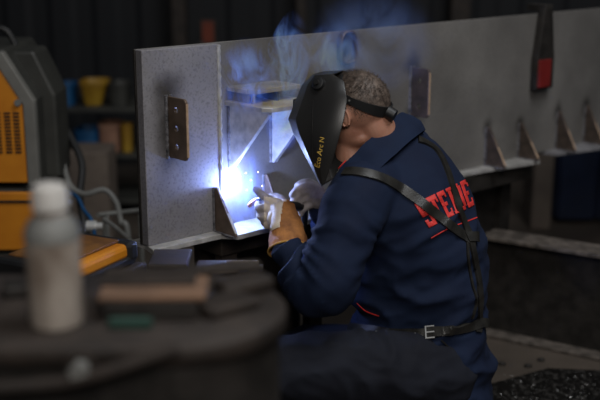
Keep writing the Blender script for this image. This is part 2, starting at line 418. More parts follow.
from_me('side_web', plate([[(o_t*.86,.004),(o_t-.006,.004),(o_t-.006,zs1-zs2-.006),(o_t*.86,zs1-zs2-.006)]], [], fr, .008, .0012), 'mill', girder, smooth=False)
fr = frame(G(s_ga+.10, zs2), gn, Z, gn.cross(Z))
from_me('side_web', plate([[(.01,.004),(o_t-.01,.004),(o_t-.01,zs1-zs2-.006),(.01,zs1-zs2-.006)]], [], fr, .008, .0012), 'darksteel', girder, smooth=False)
def hang(s, zt, h, b):
    fr = frame(G(s, zt), gn, Z, gn.cross(Z))
    me = plate([[(0,0),(b,0),(b,-.008),(.012,-h),(0,-h)]], [], fr, .014, .002)
    o = from_me('hanging_gusset', me, 'bright', girder, smooth=False)  # pale steel carries the arc light on its face
    bead(G(s-.007, zt-h, .001), G(s-.007, zt, .001), .006, parent=o)
    # bright strip along the slope, lit edge put into its colour
    a = G(s, zt-h+.0, .012); c = G(s, zt-.008, b)
    d = (c-a).normalized(); nrm = gd
    MB().box(a, d, nrm, d.cross(nrm), (0, (c-a).length), (-.0068, .0068), (-.0005, .007)).build('lit_edge', 'bright', o, smooth=False)
    return o
hang(s_ga, zs2-.005, zs2-zgb, o_s-.01)
hang(s_gb, zs2-.005, zs2-gs(262,152)[1]*.0 - zs2 + .20, o_s-.01)
# oval lifting eye at the top edge
se, ze = gs(345, 47)
pts = []
for i in range(28):
    t = 2*math.pi*i/28; pts.append(G(se+.034*math.copysign(abs(math.cos(t))**.6, math.cos(t)), ze+.050*math.copysign(abs(math.sin(t))**.7, math.sin(t)), .012))
secs = []
for i in range(28):
    t_ = (pts[(i+1)%28]-pts[i-1]).normalized(); u = gn; v = t_.cross(u); secs.append((pts[i], u*.012, v*.006))
eye = MB().loft(secs, 10, False, closed=True).build('lifting_eye', 'rusty', girder)
MB().loft([(G(se, ze, .002), gd*.016, Z*.026), (G(se, ze, .008), gd*.016, Z*.026)], 20).build('eye_bore', 'darksteel', eye)

# clamp hanging over the girder's top edge at the right
sc_, zc = gs(543, 12); sr0, zr0 = gs(541, 86); sr1, zr1 = gs(541, 57)
clamp = empty('lifting_clamp', G(sc_, zr0, .03), 'dark tapered clamp with a red block hooked over the top edge of the girder', 'clamp')
fr = frame(G(sc_, 0, .020), gd, Z, gd.cross(Z)*-1)
me = plate([[(-.025,zc+.02),(.025,zc+.02),(.055,zr1),(.055,zr0-.005),(-.055,zr0-.005),(-.055,zr1)]], [], frame(G(sc_-.01, 0, .020), gd, Z), .03, .004)
from_me('jaw_body', me, 'darksteel', clamp, smooth=False)
MB().box(G(sc_,0), gd, gn, Z, (-.024,.024), (-.06,.03), (zc+.005, zc+.03)).build('hook', 'darksteel', clamp, smooth=False, bevel=.003)
MB().box(G(sc_,0), gd, gn, Z, (-.062,.012), (.034,.046), (zr0+.004, zr1-.004)).build('red_block', mat('red_paint', (.22,.016,.014), (.16,.012,.01), .5), clamp, smooth=False, bevel=.003)

# ---- supports under the girder
def trestle(name, s, half, label, mt, z1, oo=0.0):
    t = empty(name, G(s, 0, -TH), label, 'trestle', None)
    MB().box(G(s,0), gd, gn, Z, (-half,half), (-.14+oo,.03), (z1-.07, z1)).build('top_beam', mt, t, smooth=False, bevel=.004)
    for k in (-1, 1):
        for q in (-.11, 0):
            MB().box(G(s,0), gd, gn, Z, (k*(half-.04)-.03,k*(half-.04)+.03), (q-.015+oo,q+.02+oo), (0, z1-.07)).build('leg', mt, t, smooth=False, bevel=.003)
        MB().box(G(s,0), gd, gn, Z, (k*(half-.04)-.02,k*(half-.04)+.02), (-.11+oo,oo), (.12, .16)).build('stretcher', mt, t, smooth=False, bevel=.003)
    return t
tr = trestle('girder_trestle', .12, .22, 'brown steel trestle under the left end of the girder', 'brownbox', Z0-.0165)
MB().box(G(.12,0), gd, gn, Z, (-.15,.15), (-.10,-.09), (.0, Z0-.10)).build('panel', 'brownbox', tr, smooth=False)
ss = (s2b+s2c)/2-.08
tr2 = trestle('girder_trestle', ss, .24, 'dark steel trestle under the girder to the right of the welder', 'darksteel', Z0-.0165, -.08)
MB().box(G(ss,0), gd, gn, Z, (-.235,.235), (-.10,-.09), (.0, Z0-.10)).build('panel', 'darksteel', tr2, smooth=False)

# ================================================================== I BEAM LYING ON THE FLOOR (RIGHT)
a0 = onz(600, 362, 0.0); 
b0 = onz(484, 337, 0.0)
bdir = (a0-b0).normalized(); bn = V((bdir.y, -bdir.x, 0));
if bn.y > 0: bn = -bn
print('ibeam', a0, b0, bdir, bn)
def top_h(px, py, P):   # height of a vertical line over ground point P at pixel row py
    # intersect ray with the vertical plane through P facing the camera
    n_ = V((P.x, P.y, 0)).normalized(); return onplane(px, py, P, n_).z
FL = .13
hB = top_h(600, 263, a0+V((0,0,0)))
print('beam h', hB, top_h(484, 241, b0))
hB = .42
ib = empty('steel_i_beam', b0+bdir*.5-bn*FL/2, 'dark steel beam lying on the floor to the right behind the welder', 'beam')
def ibx(name, x, y, z, m, **k): MB().box(b0, bdir, -bn, Z, x, y, z).build(name, m, ib, **k)
ibx('top_flange', (-.03, 2.6), (0, FL), (hB-.016, hB), 'beamtop', smooth=False, bevel=.003)
ibx('web', (-.03, 2.6), (FL/2-.006, FL/2+.006), (.018, hB-.017), 'darksteel', smooth=False)
ibx('bottom_flange', (-.03, 2.6), (0, FL), (0.002, .017), 'beamtop', smooth=False, bevel=.003)
# scaly offcut plate on the floor at the lower right
pl = [onz(474, 388, .012), onz(548, 368, .012), onz(640, 372, .012), onz(660, 430, .012), onz(500, 432, .012), onz(476,393,.012)]
mbp = MB(); n = len(pl)
mbp.add([p for p in pl]+[V((p.x, p.y, .001)) for p in pl], [tuple(range(n)), tuple(range(n, 2*n))[::-1]]+[(i, n+i, n+(i+1)%n, (i+1)%n) for i in range(n)])
tag(mbp.build('steel_offcut', 'blackfloor', smooth=False), 'flat dark steel offcut with glinting scale on the floor in the lower right corner', 'offcut')
# metal swarf glints, uncountable
mbs = MB()
for i in range(130):
    u, v = random.random(), random.random()
    p = onz(485+115*u+random.uniform(-4,4), 374+26*v+random.uniform(-2,2), .0125)
    r = random.uniform(.001, .0025); a = random.uniform(0, 6.28); d = V((math.cos(a), math.sin(a), random.uniform(0,.5)))*r; e = V((-math.sin(a), math.cos(a), random.uniform(-.5,.5)))*r*random.uniform(.3,1)
    mbs.add([p-d, p+e, p+d+Z*r, p-e+Z*r*.5], [(0,1,2),(0,2,3),(0,3,1),(1,3,2)])
tag(mbs.build('metal_swarf', 'chrome', smooth=False, angle=0), 'bright metal swarf scattered over the dark plate on the floor', 'swarf', kind='stuff')
for i, (px, py) in enumerate(((502,365),(528,375-8),(541,361))):
    p = onz(px, py, .0)
    o = MB().ball(p+Z*.006, .016, .012, .007, n=10).build('slag_lump', 'darksteel')
    tag(o, ['small dark slag lump on the floor nearest the welder', 'dark slag lump on the floor, lowest of three', 'dark slag lump on the floor, the right one by the beam'][i], 'slag', 'slag lumps on the floor')

# ================================================================== BACKGROUND
def bbox_px(name, x0, y0, x1, y1, d, depth, m, label, cat, bev=.01, group=None, kind=None, parent=None, zbase=None):
    """upright box whose front face fills the given part of the view at distance d"""
    a = W(x0, (y0+y1)/2, d); b = W(x1, (y0+y1)/2, d); yy = W((x0+x1)/2, y1, d).y
    zt = onplane((x0+x1)/2, y0, V((0,yy,0)), Y).z; zb = zbase if zbase is not None else onplane((x0+x1)/2, y1, V((0,yy,0)), Y).z
    o = MB().abox((a.x, yy, zb), (b.x, yy+depth, zt)).build(name, m, parent, smooth=False, bevel=bev)
    if parent is None: tag(o, label, cat, group, kind)
    return o
bbox_px('beige_pillar', 531, 120, 551, 222, 5.75, .25, 'beige', 'beige pillar base beyond the girder on the right', 'pillar', zbase=0)
cab = empty('blue_cabinet', W(580, 228, 5.75)*1.0, 'dark blue steel cabinet beyond the girder at the far right', 'cabinet')
bbox_px('body', 553, 130, 640, 224, 5.9, .5, 'darkblue', None, None, parent=cab, zbase=.03)
bbox_px('door', 557, 135, 594, 220, 5.86, .03, 'darkblue', None, None, parent=cab)
bbox_px('door', 597, 135, 636, 220, 5.86, .03, 'darkblue', None, None, parent=cab)
bbox_px('plinth', 556, 220, 636, 230, 5.92, .4, 'darksteel', None, None, parent=cab, zbase=0)
# upright posts against the back wall
for (x0, x1, m, lab) in ((176, 190, 'brownbox', 'faint brown post against the far wall above the left of the girder'), (296, 306, 'brownbox', 'faint narrow post against the far wall above the smoke'), (445, 464, 'brownbox', 'dim post against the far wall above the right of the girder')):
    a = W(x0, 20, 7.1); b = W(x1, 20, 7.1)
    o = MB().abox((a.x, 6.9, 0), (b.x, 7.05, 3.2)).build('wall_post', m, smooth=False, bevel=.01); tag(o, lab, 'post', None)
p = W(208, 31, 6.7)
lamp = empty('signal_board', V((p.x, p.y, p.z-.09)), 'narrow orange red lit sign beyond the girder top, glow painted on', 'board')
MB().abox((p.x-.05, p.y, p.z-.09), (p.x+.05, p.y+.05, p.z+.07)).build('housing', 'brownbox', lamp, smooth=False, bevel=.004)
MB().abox((p.x-.035, p.y-.006, p.z-.08), (p.x+.035, p.y+.001, p.z+.06)).build('face', mat('glow_orange_red', (.20,.035,.012), (.14,.025,.01), .7), lamp, smooth=False)  # sign's glow put in as dim paint, no emission
MB().abox((p.x-.02, p.y+.01, 0), (p.x+.02, p.y+.04, p.z-.088)).build('post', 'brownbox', lamp, smooth=False)
# low rack with bins behind the welding machines
rk_d = 5.9
rack = empty('storage_rack', W(95, 190, rk_d), 'low dark rack holding coloured bins beyond the left end of the girder', 'rack')
yr = W(95, 160, rk_d).y
for zc_ in (.10, .36, .62):
    MB().abox((-1.75, yr, zc_-.015), (-.55, yr+.4, zc_+.01)).build('shelf', 'casing', rack, smooth=False, bevel=.004)
for x_ in (-1.75, -.58):
    for y_ in (yr, yr+.37): MB().abox((x_, y_, 0), (x_+.03, y_+.03, .95)).build('upright', 'casing', rack, smooth=False)
def zrow(px, py): return onplane(px, py, V((0,yr+.15,0)), Y).z
def xcol(px, py): return onplane(px, py, V((0,yr+.15,0)), Y).x
def bin_(name, x0, x1, y0, y1, m, lab, cat, taper=.8, sh=0.0, group=None, dep=.2):
    xa, xb, zt, zb = xcol(x0, y1), xcol(x1, y1), zrow(x0, y0), zrow(x0, y1)
    zb = min((.111, .371, .631), key=lambda q: abs(q-zb)); zt = max(zt, zb+.07)
    cx = (xa+xb)/2; h = (xb-xa)/2; yc = yr+.05+dep/2; secs = []
    for k, (t, f) in enumerate(((0, taper), (.85, .97), (.86, 1.03), (1.0, 1.03), (1.0, .93), (.1, taper*.88))):
        secs.append((V((cx+sh*t, yc, zb+(zt-zb)*t)), X*h*f*1.05, Y*dep*.5*f))
    o = MB().loft(secs, 20, True, e=.45).build(name, m); tag(o, lab, cat, group); return o
# (shelf tops: .63 and .37)
bin_('plastic_bin', 62, 77, 83, 121, 'blue', 'tall blue bin on the rack beside the dark welding machine', 'bin', .95)
bin_('plastic_bucket', 82, 108, 80, 120, 'yellow', 'yellow tapered bucket on top of the low rack', 'bucket', .62, .01)
bin_('plastic_bin', 112, 131, 82, 120, 'casing', 'dim grey bin on the rack between the yellow bucket and the girder', 'bin', .9)
bin_('plastic_bin', 78, 101, 128, 146, 'blue', 'low blue bin on the middle shelf of the rack', 'bin', .95)
bin_('cardboard_box', 102, 122, 122, 152, 'pinkish', 'pinkish beige box on the middle shelf of the rack', 'box', .98)
bin_('plastic_bin', 124, 134, 122, 140, 'yellow', 'small yellow bin on the middle shelf beside the beige box', 'bin', .9, dep=.1)
o = bbox_px('pale_crate', 68, 152, 108, 168, 5.4, .25, 'beige', 'pale grey crate low on the floor behind the cables at left', 'crate', zbase=0)

# ================================================================== WELDING MACHINES (LEFT)
D1 = 3.95
tb_z = W(20, 254, D1).z
print('machine table z', tb_z)
mt = empty('machine_cart', V((W(10,254,D1).x, W(10,254,D1).y+.2, 0)), 'dark low cart carrying the two orange welding machines', 'cart')
cx0 = W(-60, 254, D1).x; cx1 = W(62, 254, D1).x; cy0 = W(10, 254, D1).y
MB().abox((cx0, cy0-.05, tb_z-.05), (cx1+.02, cy0+.50, tb_z-.001)).build('tray', 'casing', mt, smooth=False, bevel=.006)
MB().abox((cx0, cy0-.045, tb_z-.30), (cx1, cy0+.48, tb_z-.27)).build('lower_tray', 'casing', mt, smooth=False, bevel=.006)
for x_ in (cx0+.02, cx1-.05):
    for y_ in (cy0, cy0+.42):
        MB().abox((x_, y_, .09), (x_+.035, y_+.035, tb_z-.05)).build('leg', 'casing', mt, smooth=False)
        MB().loft([(V((x_-.005, y_+.015, .055)), Y*.055, Z*.055), (V((x_+.04, y_+.015, .055)), Y*.055, Z*.055)], 18).build('wheel', 'rubber', mt)
# front faces look towards the camera and a little left: machine axes
def PX(px, py, d=D1): return W(px, py, d)
yF = cy0
def xs(px, y=None): return onplane(px, 120, V((0, yF if y is None else y, 0)), Y).x
xF0 = xs(-45); xF1 = xs(23)
def zr(py, y=None): return onplane(10, py, V((0, yF if y is None else y, 0)), Y).z
zA0, zA1 = zr(183), zr(50)
lower = empty('welding_machine', V(((xF0+xF1)/2, yF+.15, tb_z)), 'lower of two stacked orange welding machines at left edge', 'welding machine', None)
xL1 = onplane(40, 220, V((0, yF, 0)), Y).x; zL1 = zr(189)
MB().abox((xF0, yF+.012, tb_z+.001), (xL1-.01, yF+.42, zL1)).build('housing', 'casing', lower, smooth=False, bevel=.012)
o = MB().abox((xF0+.01, yF-.004, tb_z+.015), (xL1-.004, yF+.016, zL1-.012)).build('front_panel', 'orange', lower, smooth=False, bevel=.006)
for k in range(0): MB().abox((xF0+.15, yF-.007, tb_z+.05+k*.022), (xF0+.24, yF-.003, tb_z+.058+k*.022)).build('vent_slot', 'rubber', o, smooth=False)
MB().abox((xF0+.02, yF-.010, zL1-.05), (xL1-.02, yF-.002, zL1-.042)).build('trim_strip', 'rubber', o, smooth=False)
upper = empty('welding_machine', V(((xF0+xF1)/2, yF+.15, zL1+.012)), 'upper orange welding machine with dark sloping hood, stacked on the other', 'welding machine', None)
for x_ in (xF0+.06, xL1-.06):
    for y_ in (yF+.06, yF+.36): MB().loft([(V((x_, y_, zL1)), X*.02, Y*.02), (V((x_, y_, zL1+.013)), X*.02, Y*.02)], 12).build('foot', 'rubber', upper)
zb = zL1+.013
# side profile in x-z: vertical side then sloping up to the top
prof = [(xF0, zb), (xs(36), zb), (xs(36), zr(101)), (xs(6), zA1), (xF0, zA1)]
def extr(prof, y0, y1):
    n_ = len(prof); vs = [V((a, y0, b)) for a, b in prof]+[V((a, y1, b)) for a, b in prof]
    return vs, [tuple(range(n_)), tuple(range(n_, 2*n_))[::-1]]+[(i, n_+i, n_+(i+1)%n_, (i+1)%n_) for i in range(n_)]
MB().add(*extr([(a+(.0), b) for a, b in prof], yF+.03, yF+.46)).build('hood', 'casing', upper, smooth=False, bevel=.01)
# hood swept back to the right as in a skewed view: second hood volume further right
ym = yF+.12
prof2 = [(xs(38,ym), zb), (xs(57,ym), zb), (xs(57,ym), zr(95,ym)), (xs(38,ym), zr(51,ym)), (xs(8,ym), zr(51,ym)), (xs(38,ym), zr(101,ym))]
MB().add(*extr(prof2, ym, ym+.20)).build('rear_hood', 'casing', upper, smooth=False, bevel=.012)
# light grey frame around the front
fw = .028
inn = [(xF0+.0, zb+.012), (xs(24), zb+.012), (xs(24), zr(104)), (xs(-4), zr(56)), (xF0, zr(56))]
MB().add(*extr(inn, yF-.006, yF+.035)).build('front_panel', 'orange', upper, smooth=False, bevel=.004)
strip = [(xs(24.5), zb+.004), (xs(36), zb+.004), (xs(36), zr(101)), (xs(8), zr(52)), (xs(-4), zr(52)), (xs(-3), zr(57)), (xs(24.5), zr(104.5))]
MB().add(*extr(strip, yF-.012, yF+.03)).build('corner_frame', 'caseedge', upper, smooth=False, bevel=.004)
for cx_ in (-2, 8, 17):
    for k in range(12):
        MB().abox((xs(cx_-3), yF-.010, zr(112)-.013*k-.006), (xs(cx_+3), yF-.005, zr(112)-.013*k)).build('vent_slot', 'rubber', upper, smooth=False)
MB().loft([(V((xs(20), yF-.02, zr(102))), X*.012, Z*.012), (V((xs(20), yF-.005, zr(102))), X*.012, Z*.012)], 14).build('knob', 'palegrey', upper)
MB().tube(smooth_path([V((xs(-30), yF+.2, zA1-.005)), V((xs(-28), yF+.2, zA1+.05)), V((xs(-5), yF+.2, zA1+.055)), V((xs(6), yF+.2, zA1-.005))], 5), .012, 10).build('handle', 'rubber', upper)
# cables hanging off and looping right of the machines
def cable(pts, r, m, lab, cat='cable'):
    o = MB().tube(smooth_path(pts, 8), r, 10).build('power_cable' if cat == 'cable' else 'hose', m); tag(o, lab, cat); return o
bluec = cable([W(60,190,4.0), W(76,196,3.9), W(84,210,3.85), W(92,222,3.8), W(95,245,3.8), V((W(95,260,3.8).x, W(95,260,3.8).y, .01))], .007, 'blue', 'thin blue cable hanging beside the orange machines')
o = cable([W(62,160,4.1), W(70,185,4.05), W(84,194,4.0), W(104,190,4.0), W(116,202,4.0), W(121,222,4.0), W(128,236,4.0), V((W(130,250,4.0).x, W(130,250,4.0).y, .012))], .011, 'palegrey', 'pale grey hose looping down between machines and girder', 'hose')
cable([W(60,120,4.2), W(72,140,4.15), W(82,165,4.1), W(80,200,4.05), W(86,240,4.0), V((W(86,260,4.0).x, W(86,260,4.0).y, .015))], .014, 'rubber', 'thick black cable drooping from the upper welding machine')
rod = MB().tube([W(98,215,3.9), W(150,209,4.2)], .009, 10); 
for t in (.15, .8):
    q = W(98,215,3.9).lerp(W(150,209,4.2), t); rod.tube([q, V((q.x, q.y, 0))], .009, 8)
tag(rod.build('rail_stand', 'palegrey'), 'pale thin rail on legs behind the left end of the girder', 'rail')
rod = MB().tube([W(104,219,3.8), W(114,226,3.75), W(130,240,3.6)], .008, 10); q = W(130,240,3.6); rod.tube([q, V((q.x,q.y,0))], .008, 8); q = W(104,219,3.8); rod.tube([q, V((q.x,q.y,0))], .008, 8)
tag(rod.build('bent_bar', 'palegrey'), 'pale bent bar sloping down from the rail towards the girder', 'bar')
cn = W(93, 226, 3.8)
conn = MB().tube([cn-X*.022, cn+X*.012], .020, 14).build('connector', 'chrome', bluec); MB().tube([cn+X*.010, cn+X*.035], .013, 14).build('nut', 'chrome', conn)
# orange case with a black bumper, on a tool chest
cz = .73
tc0 = onz(70, 292, cz); tc1 = onz(134, 262, cz)
print('case', tc0, tc1)
ud = (tc1-tc0); ud.z = 0; L = ud.length; ud.normalize(); vd = V((-ud.y, ud.x, 0))
case = empty('orange_equipment_case', (tc0+tc1)/2, 'orange case with black bumper ends beside the left end of the girder', 'case')
def rot_loft(L0, L1, y0, y1, z0, z1, name, m, bev): MB().box(tc0, ud, vd, Z, (L0, L1), (y0, y1), (z0, z1)).build(name, m, case, smooth=False, bevel=bev)
rot_loft(0, L, 0, .22, .015, .055, 'shell', 'orange', .012)
rot_loft(.02, L-.02, .03, .21, .056, .064, 'lid', 'dullorange', .012)
rot_loft(L-.03, L+.012, -.01, .23, .005, .060, 'bumper', 'rubber', .012)
rot_loft(-.012, .03, -.01, .23, .005, .060, 'bumper', 'rubber', .012)
rot_loft(.0, L, -.008, .02, .0, .022, 'base_rail', 'rubber', .006)
chest = empty('tool_chest', V(((tc0+tc1)/2).to_tuple()[:2]+(0,)), 'dark steel chest standing under the orange case', 'chest')
MB().box(V((tc0.x,tc0.y,0)), ud, vd, Z, (-.12, L+.02), (-.03, .33), (.04, cz-.002)).build('body', 'brownbox', chest, smooth=False, bevel=.008)
for k in range(3):
    d_ = MB().box(V((tc0.x,tc0.y,0)), ud, vd, Z, (-.10, L), (-.042, -.029), (.08+.21*k, .27+.21*k)).build('drawer', 'brownbox', chest, smooth=False, bevel=.004)
    MB().box(V((tc0.x,tc0.y,0)), ud, vd, Z, (.05, L-.15), (-.055, -.042), (.235+.21*k, .25+.21*k)).build('handle', 'palegrey', d_, smooth=False)
for a_, b_ in ((-.1,0),(L,0),(-.1,.28),(L,.28)):
    p_ = V((tc0.x,tc0.y,0))+ud*a_+vd*b_; MB().loft([(p_, X*.02, Y*.02),(p_+Z*.041, X*.02, Y*.02)], 10).build('foot', 'rubber', chest)

# ================================================================== FOREGROUND DRUM
DZ = 1.0
fy = onz(120, 347, DZ).y; by = onz(170, 274, DZ).y; HR = (by-fy)/2; ccx = onz(287, 302, DZ).x-HR; ccy = (by+fy)/2
def stad(off, z):
    o_ = []
    for i in range(33):
        t = math.radians(-90+180*i/32); o_.append(V((ccx+(HR+off)*math.cos(t), ccy+(HR+off)*math.sin(t), z)))
    return o_+[V((-1.15, ccy+HR+off, z)), V((-1.15, ccy-HR-off, z))]
def stack(rings):
    mb_ = MB(); n_ = len(rings[0]); vs_ = [p for r in rings for p in r]; f_ = []
    for j in range(len(rings)-1): f_ += [(j*n_+i, j*n_+(i+1)%n_, (j+1)*n_+(i+1)%n_, (j+1)*n_+i) for i in range(n_)]
    f_ += [tuple(range(n_))[::-1], tuple((len(rings)-1)*n_+i for i in range(n_))]
    return mb_.add(vs_, f_)
drum = empty('steel_stand', V((ccx-.3, ccy, 0)), 'blurred dark steel stand with a rounded right end, closest to the camera', 'stand')
stack([stad(-.012, 0), stad(-.012, DZ-.034)]).build('body', 'darksteel', drum)
stack([stad(-.006, DZ-.034), stad(0, DZ-.030), stad(0, DZ-.004), stad(-.004, DZ)]).build('top', 'brownbox', drum, angle=60)
def fr_(px, py, o_=.0): return onplane(px, py, V((0, ccy-HR+.012-o_, 0)), Y)
hp = [fr_(-60,392,.03), fr_(0,388,.03), fr_(60,383,.03), fr_(110,371,.03), fr_(150,357,.022), fr_(178,348,.014)]
bd = MB().tube(smooth_path(hp, 6), .011, 10).build('bent_hoop', 'brownbox', drum)
bp_ = fr_(82, 366, .01)
MB().tube([bp_, bp_-Y*.03], .015, 6).build('bolt', 'palegrey', drum)
MB().tube([bp_+Y*.004, bp_-Y*.008], .022, 20).build('washer', 'brownbox', drum)
# things on the stand
def onD(px, py, h=0.0): return onz(px, py, DZ+h)
bt = onD(57.5, 324); bt.z = DZ
bottle = empty('spray_bottle', bt, 'out of focus grey plastic bottle with pale cap standing on the stand', 'bottle')
def lathe(c, prof): return [(c+Z*z*.93, X*r*1.02, Y*r*1.02) for r, z in prof]
kk = .205/ (.19)
MB().loft(lathe(bt, [(.030,.001),(.038,.003),(.041,.012),(.041,.145),(.040,.160),(.034,.178),(.026,.190),(.020,.198),(.020,.204)]), 36).build('body', None if False else mat('cloudy_plastic', (.48,.42,.36), (.16,.12,.09), .35, 0, 14, stretch=(1,1,.5)), bottle)
MB().loft(lathe(bt, [(.0415,.150),(.0418,.162),(.0355,.179),(.0235,.193),(.0185,.199)]), 36, False).build('shoulder_sleeve', 'palegrey', bottle)
MB().loft(lathe(bt, [(.024,.199),(.027,.201),(.027,.228),(.024,.238),(.012,.243)]), 28).build('cap', mat('pale_cap', (.62,.60,.56), (.55,.52,.48), .5), bottle)
def block(name, p0, p1, dep, z0, z1, m, lab, cat, bev=.004, grp=None):
    a, b = onD(*p0, 0), onD(*p1, 0); u = (b-a); u.z = 0; L = u.length; u.normalize(); v = V((-u.y, u.x, 0)); a.z = 0
    o = MB().box(a, u, v, Z, (0, L), (0, dep), (DZ+z0+.0005, DZ+z1)).build(name, m, smooth=False, bevel=bev); return tag(o, lab, cat, grp)
block('steel_block', (102, 322), (198, 321), .085, .0, .030, 'darksteel', 'dark steel block on the stand under the wooden board', 'steel block')
block('green_box', (108, 330), (152, 330), .014, .0, .018, 'green', 'small dark green box on the stand in front of the steel block', 'box')
block('wooden_board', (98, 322), (206, 321), .10, .031, .043, 'wood', 'short light brown wooden board lying on the steel block on the stand', 'board')
block('dark_top_sheet', (101, 312), (196, 311), .075, .0435, .050, 'brownbox', 'thin dark sheet added on the wooden board to darken its top', 'plate', .002)  # added sheet darkens the board top, leaving only its front edge bright
block('steel_offcut', (212, 322), (262, 308), .07, 0, .018, 'brownbox', 'blurred brown steel offcut at the front right of the stand top', 'offcut', .006, None)
block('steel_offcut', (226, 302), (276, 291), .05, 0, .026, 'brownbox', 'blurred brown steel offcut near the rounded end of the stand top', 'offcut', .008, None)
block('steel_offcut', (176, 279), (262, 272), .03, 0, .016, 'brownbox', 'long brown steel offcut at the back edge of the stand top', 'offcut', .005, None)
block('steel_block', (5, 300), (36, 297), .05, 0, .02, 'darksteel', 'dark steel block on the stand left of the bottle', 'steel block')
# clutter between the stand and the girder
pc = onz(165, 268, .75)
crate = empty('wooden_crate', V((pc.x, pc.y+.06, 0)), 'grey brown crate standing under the left end of the girder', 'crate')
MB().abox((pc.x-.04, pc.y, 0), (pc.x+.05, pc.y+.12, .745)).build('body', 'brownbox', crate, smooth=False, bevel=.006)
MB().abox((pc.x-.045, pc.y-.008, .748), (pc.x+.058, pc.y+.128, .762)).build('lid', 'brownbox', crate, smooth=False, bevel=.004)
bz = .68; b0_ = onz(190, 285, bz); b1_ = onz(256, 283, bz)
bench = empty('low_bench', V(((b0_.x+b1_.x)/2, b0_.y+.1, 0)), 'dark low bench with scrap on top between the stand and the girder', 'bench')
MB().abox((b0_.x, b0_.y, bz-.03), (b1_.x, b0_.y+.22, bz)).build('bench_top', 'brownbox', bench, smooth=False, bevel=.004)
for x_ in (b0_.x+.002,):
    for y_ in (b0_.y+.01, b0_.y+.18): MB().abox((x_, y_, 0), (x_+.03, y_+.03, bz-.031)).build('leg', 'darkwood', bench, smooth=False)
for i, (xa, ya, xb, yb, r) in enumerate(((178,272,212,279,.007),(196,280,238,270,.008),(215,276,262,279,.009),(225,270,258,266,.007))):
    a = onz(xa, ya, bz+r+.001+.001*i); b = onz(xb, yb, bz+r+.001+.001*i)
    a.y = min(max(a.y, b0_.y+.01+.05*i), b0_.y+.21); b.y = min(max(b.y, b0_.y+.01+.05*i), b0_.y+.21)
    o = MB().tube([a, b], r, 10).build('steel_rod', 'beige' if i % 2 else 'darksteel'); tag(o, ['dark rod at the left end of the low bench', 'dull pale rod lying slanted on the low bench', 'thick dark rod on the right half of the low bench', 'thin pale rod at the back right of the low bench'][i], 'rod', 'rods on the low bench')

# ================================================================== WELDER
h = V((-.93, .37, 0)).normalized(); l = V((-.37, -.93, 0)).normalized()
def proj(p):
    q = p-CAM; d = q.dot(FWD); return (300+q.dot(RT)/d*FPX, 200-q.dot(UP)/d*FPX, d)
hipc = W(432, 388, 3.17)
person = empty('person', V((hipc.x, hipc.y, 0)), 'person in navy jacket and black welding mask sitting crouched, welding the girder with gloved hands', 'person')
# ---- jacket
spine = [W(440,402,3.20), W(434,368,3.18), W(420,333,3.16), W(419,285,3.14), W(419,238,3.11), W(408,194,3.08), W(392,166,3.06), W(377,150,3.04)]
aa = [.190, .185, .170, .180, .200, .205, .165, .095]
bb = [.150, .168, .190, .192, .172, .150, .115, .085]
J = MB(); secs = []
sp_ = smooth_path(spine, 4); sa = smooth_vals(aa, 4); sb_ = smooth_vals(bb, 4)
for i, p in enumerate(sp_):
    t = (sp_[min(i+1, len(sp_)-1)]-sp_[max(i-1, 0)]).normalized(); f = (h-t*h.dot(t)).normalized(); u = f.cross(t); u = u if u.dot(l) > 0 else -u
    secs.append((p, u*sa[i], f*sb_[i]))
J.loft(secs, 40, e=.92)
LS, RS = W(362,192,2.92), W(404,154,3.26)
LEl, REl = W(322,286,2.86), W(352,262,3.36)
LW, RW = W(290,257,2.98), W(330,212,3.24)
armL = [W(382,182,3.0), LS, W(343,235,2.87), LEl, W(304,270,2.92), LW]
radL = [.085, .094, .084, .078, .064, .043]
armR = [W(395,168,3.12), RS, W(378,205,3.31), REl, W(340,238,3.30), RW]
radR = [.085, .092, .078, .072, .062, .048]
J.chain(armL, radL, 20); J.chain(armR, radR, 20)
jm = remesh(J, .0085, 5)
# cloth folds
def seg_param(p, pts):
    best = (9, 0, 0); acc = 0
    for a, b in zip(pts, pts[1:]):
        d = b-a; L = d.length; t = max(0, min(1, (p-a).dot(d)/(L*L))); q = (p-(a+d*t)).length
        if q < best[0]: best = (q, acc+t*L, 0)
        acc += L
    return best[0], best[1], acc
def ridge(q): return 1-min(1, abs(noise.noise(q))*2.2)
bm = bmesh.new(); bm.from_mesh(jm); bm.normal_update()
aL = [V(p) for p in armL]; aR = [V(p) for p in armR]
newco = []
for v in bm.verts:
    p = v.co; nrm = v.normal
    d1, s1, tot = seg_param(p, aL)
    d2, s2, tot2 = seg_param(p, aR)
    px, py, dd = proj(p)
    w1 = max(0, min(1, (.105-d1)/.03)) * max(0, min(1, (s1-.10)/.1))
    w2 = max(0, min(1, (.10-d2)/.03)) * max(0, min(1, (s2-.12)/.1))
    wa = max(w1, w2); s_ = s1 if w1 >= w2 else s2
    # arm folds run around the arm, tightest near elbow and cuff
    warp = noise.noise(p*9)*.06
    arm = ridge(V(((s_+warp)*21, p.x*5, p.z*5)))*.021*(.45+.8*min(1, max(0, (s_-.18)/.25)))
    # torso: diagonal drapes down to the belt
    q = V((p.x*4+p.z*3, p.y*4, p.z*9-p.x*5)); q += V((noise.noise(p*5), noise.noise(p*5+V((9,0,0))), 0))*.6
    low = max(0, min(1, (.95-p.z)/.30))
    tor = ridge(q)*(.005+.017*low) + ridge(q*2.3+V((3,3,3)))*.008*low + noise.noise(p*4)*.008
    # waist pinch at the belt
    bz_ = .49; pin = -.010*math.exp(-((p.z-bz_)/.025)**2)
    newco.append(p + nrm*((arm)*wa + (tor+pin)*(1-wa) - .005))
for v, c in zip(bm.verts, newco): v.co = c
for _ in range(1): bmesh.ops.smooth_vert(bm, verts=bm.verts, factor=.35, use_axis_x=True, use_axis_y=True, use_axis_z=True)
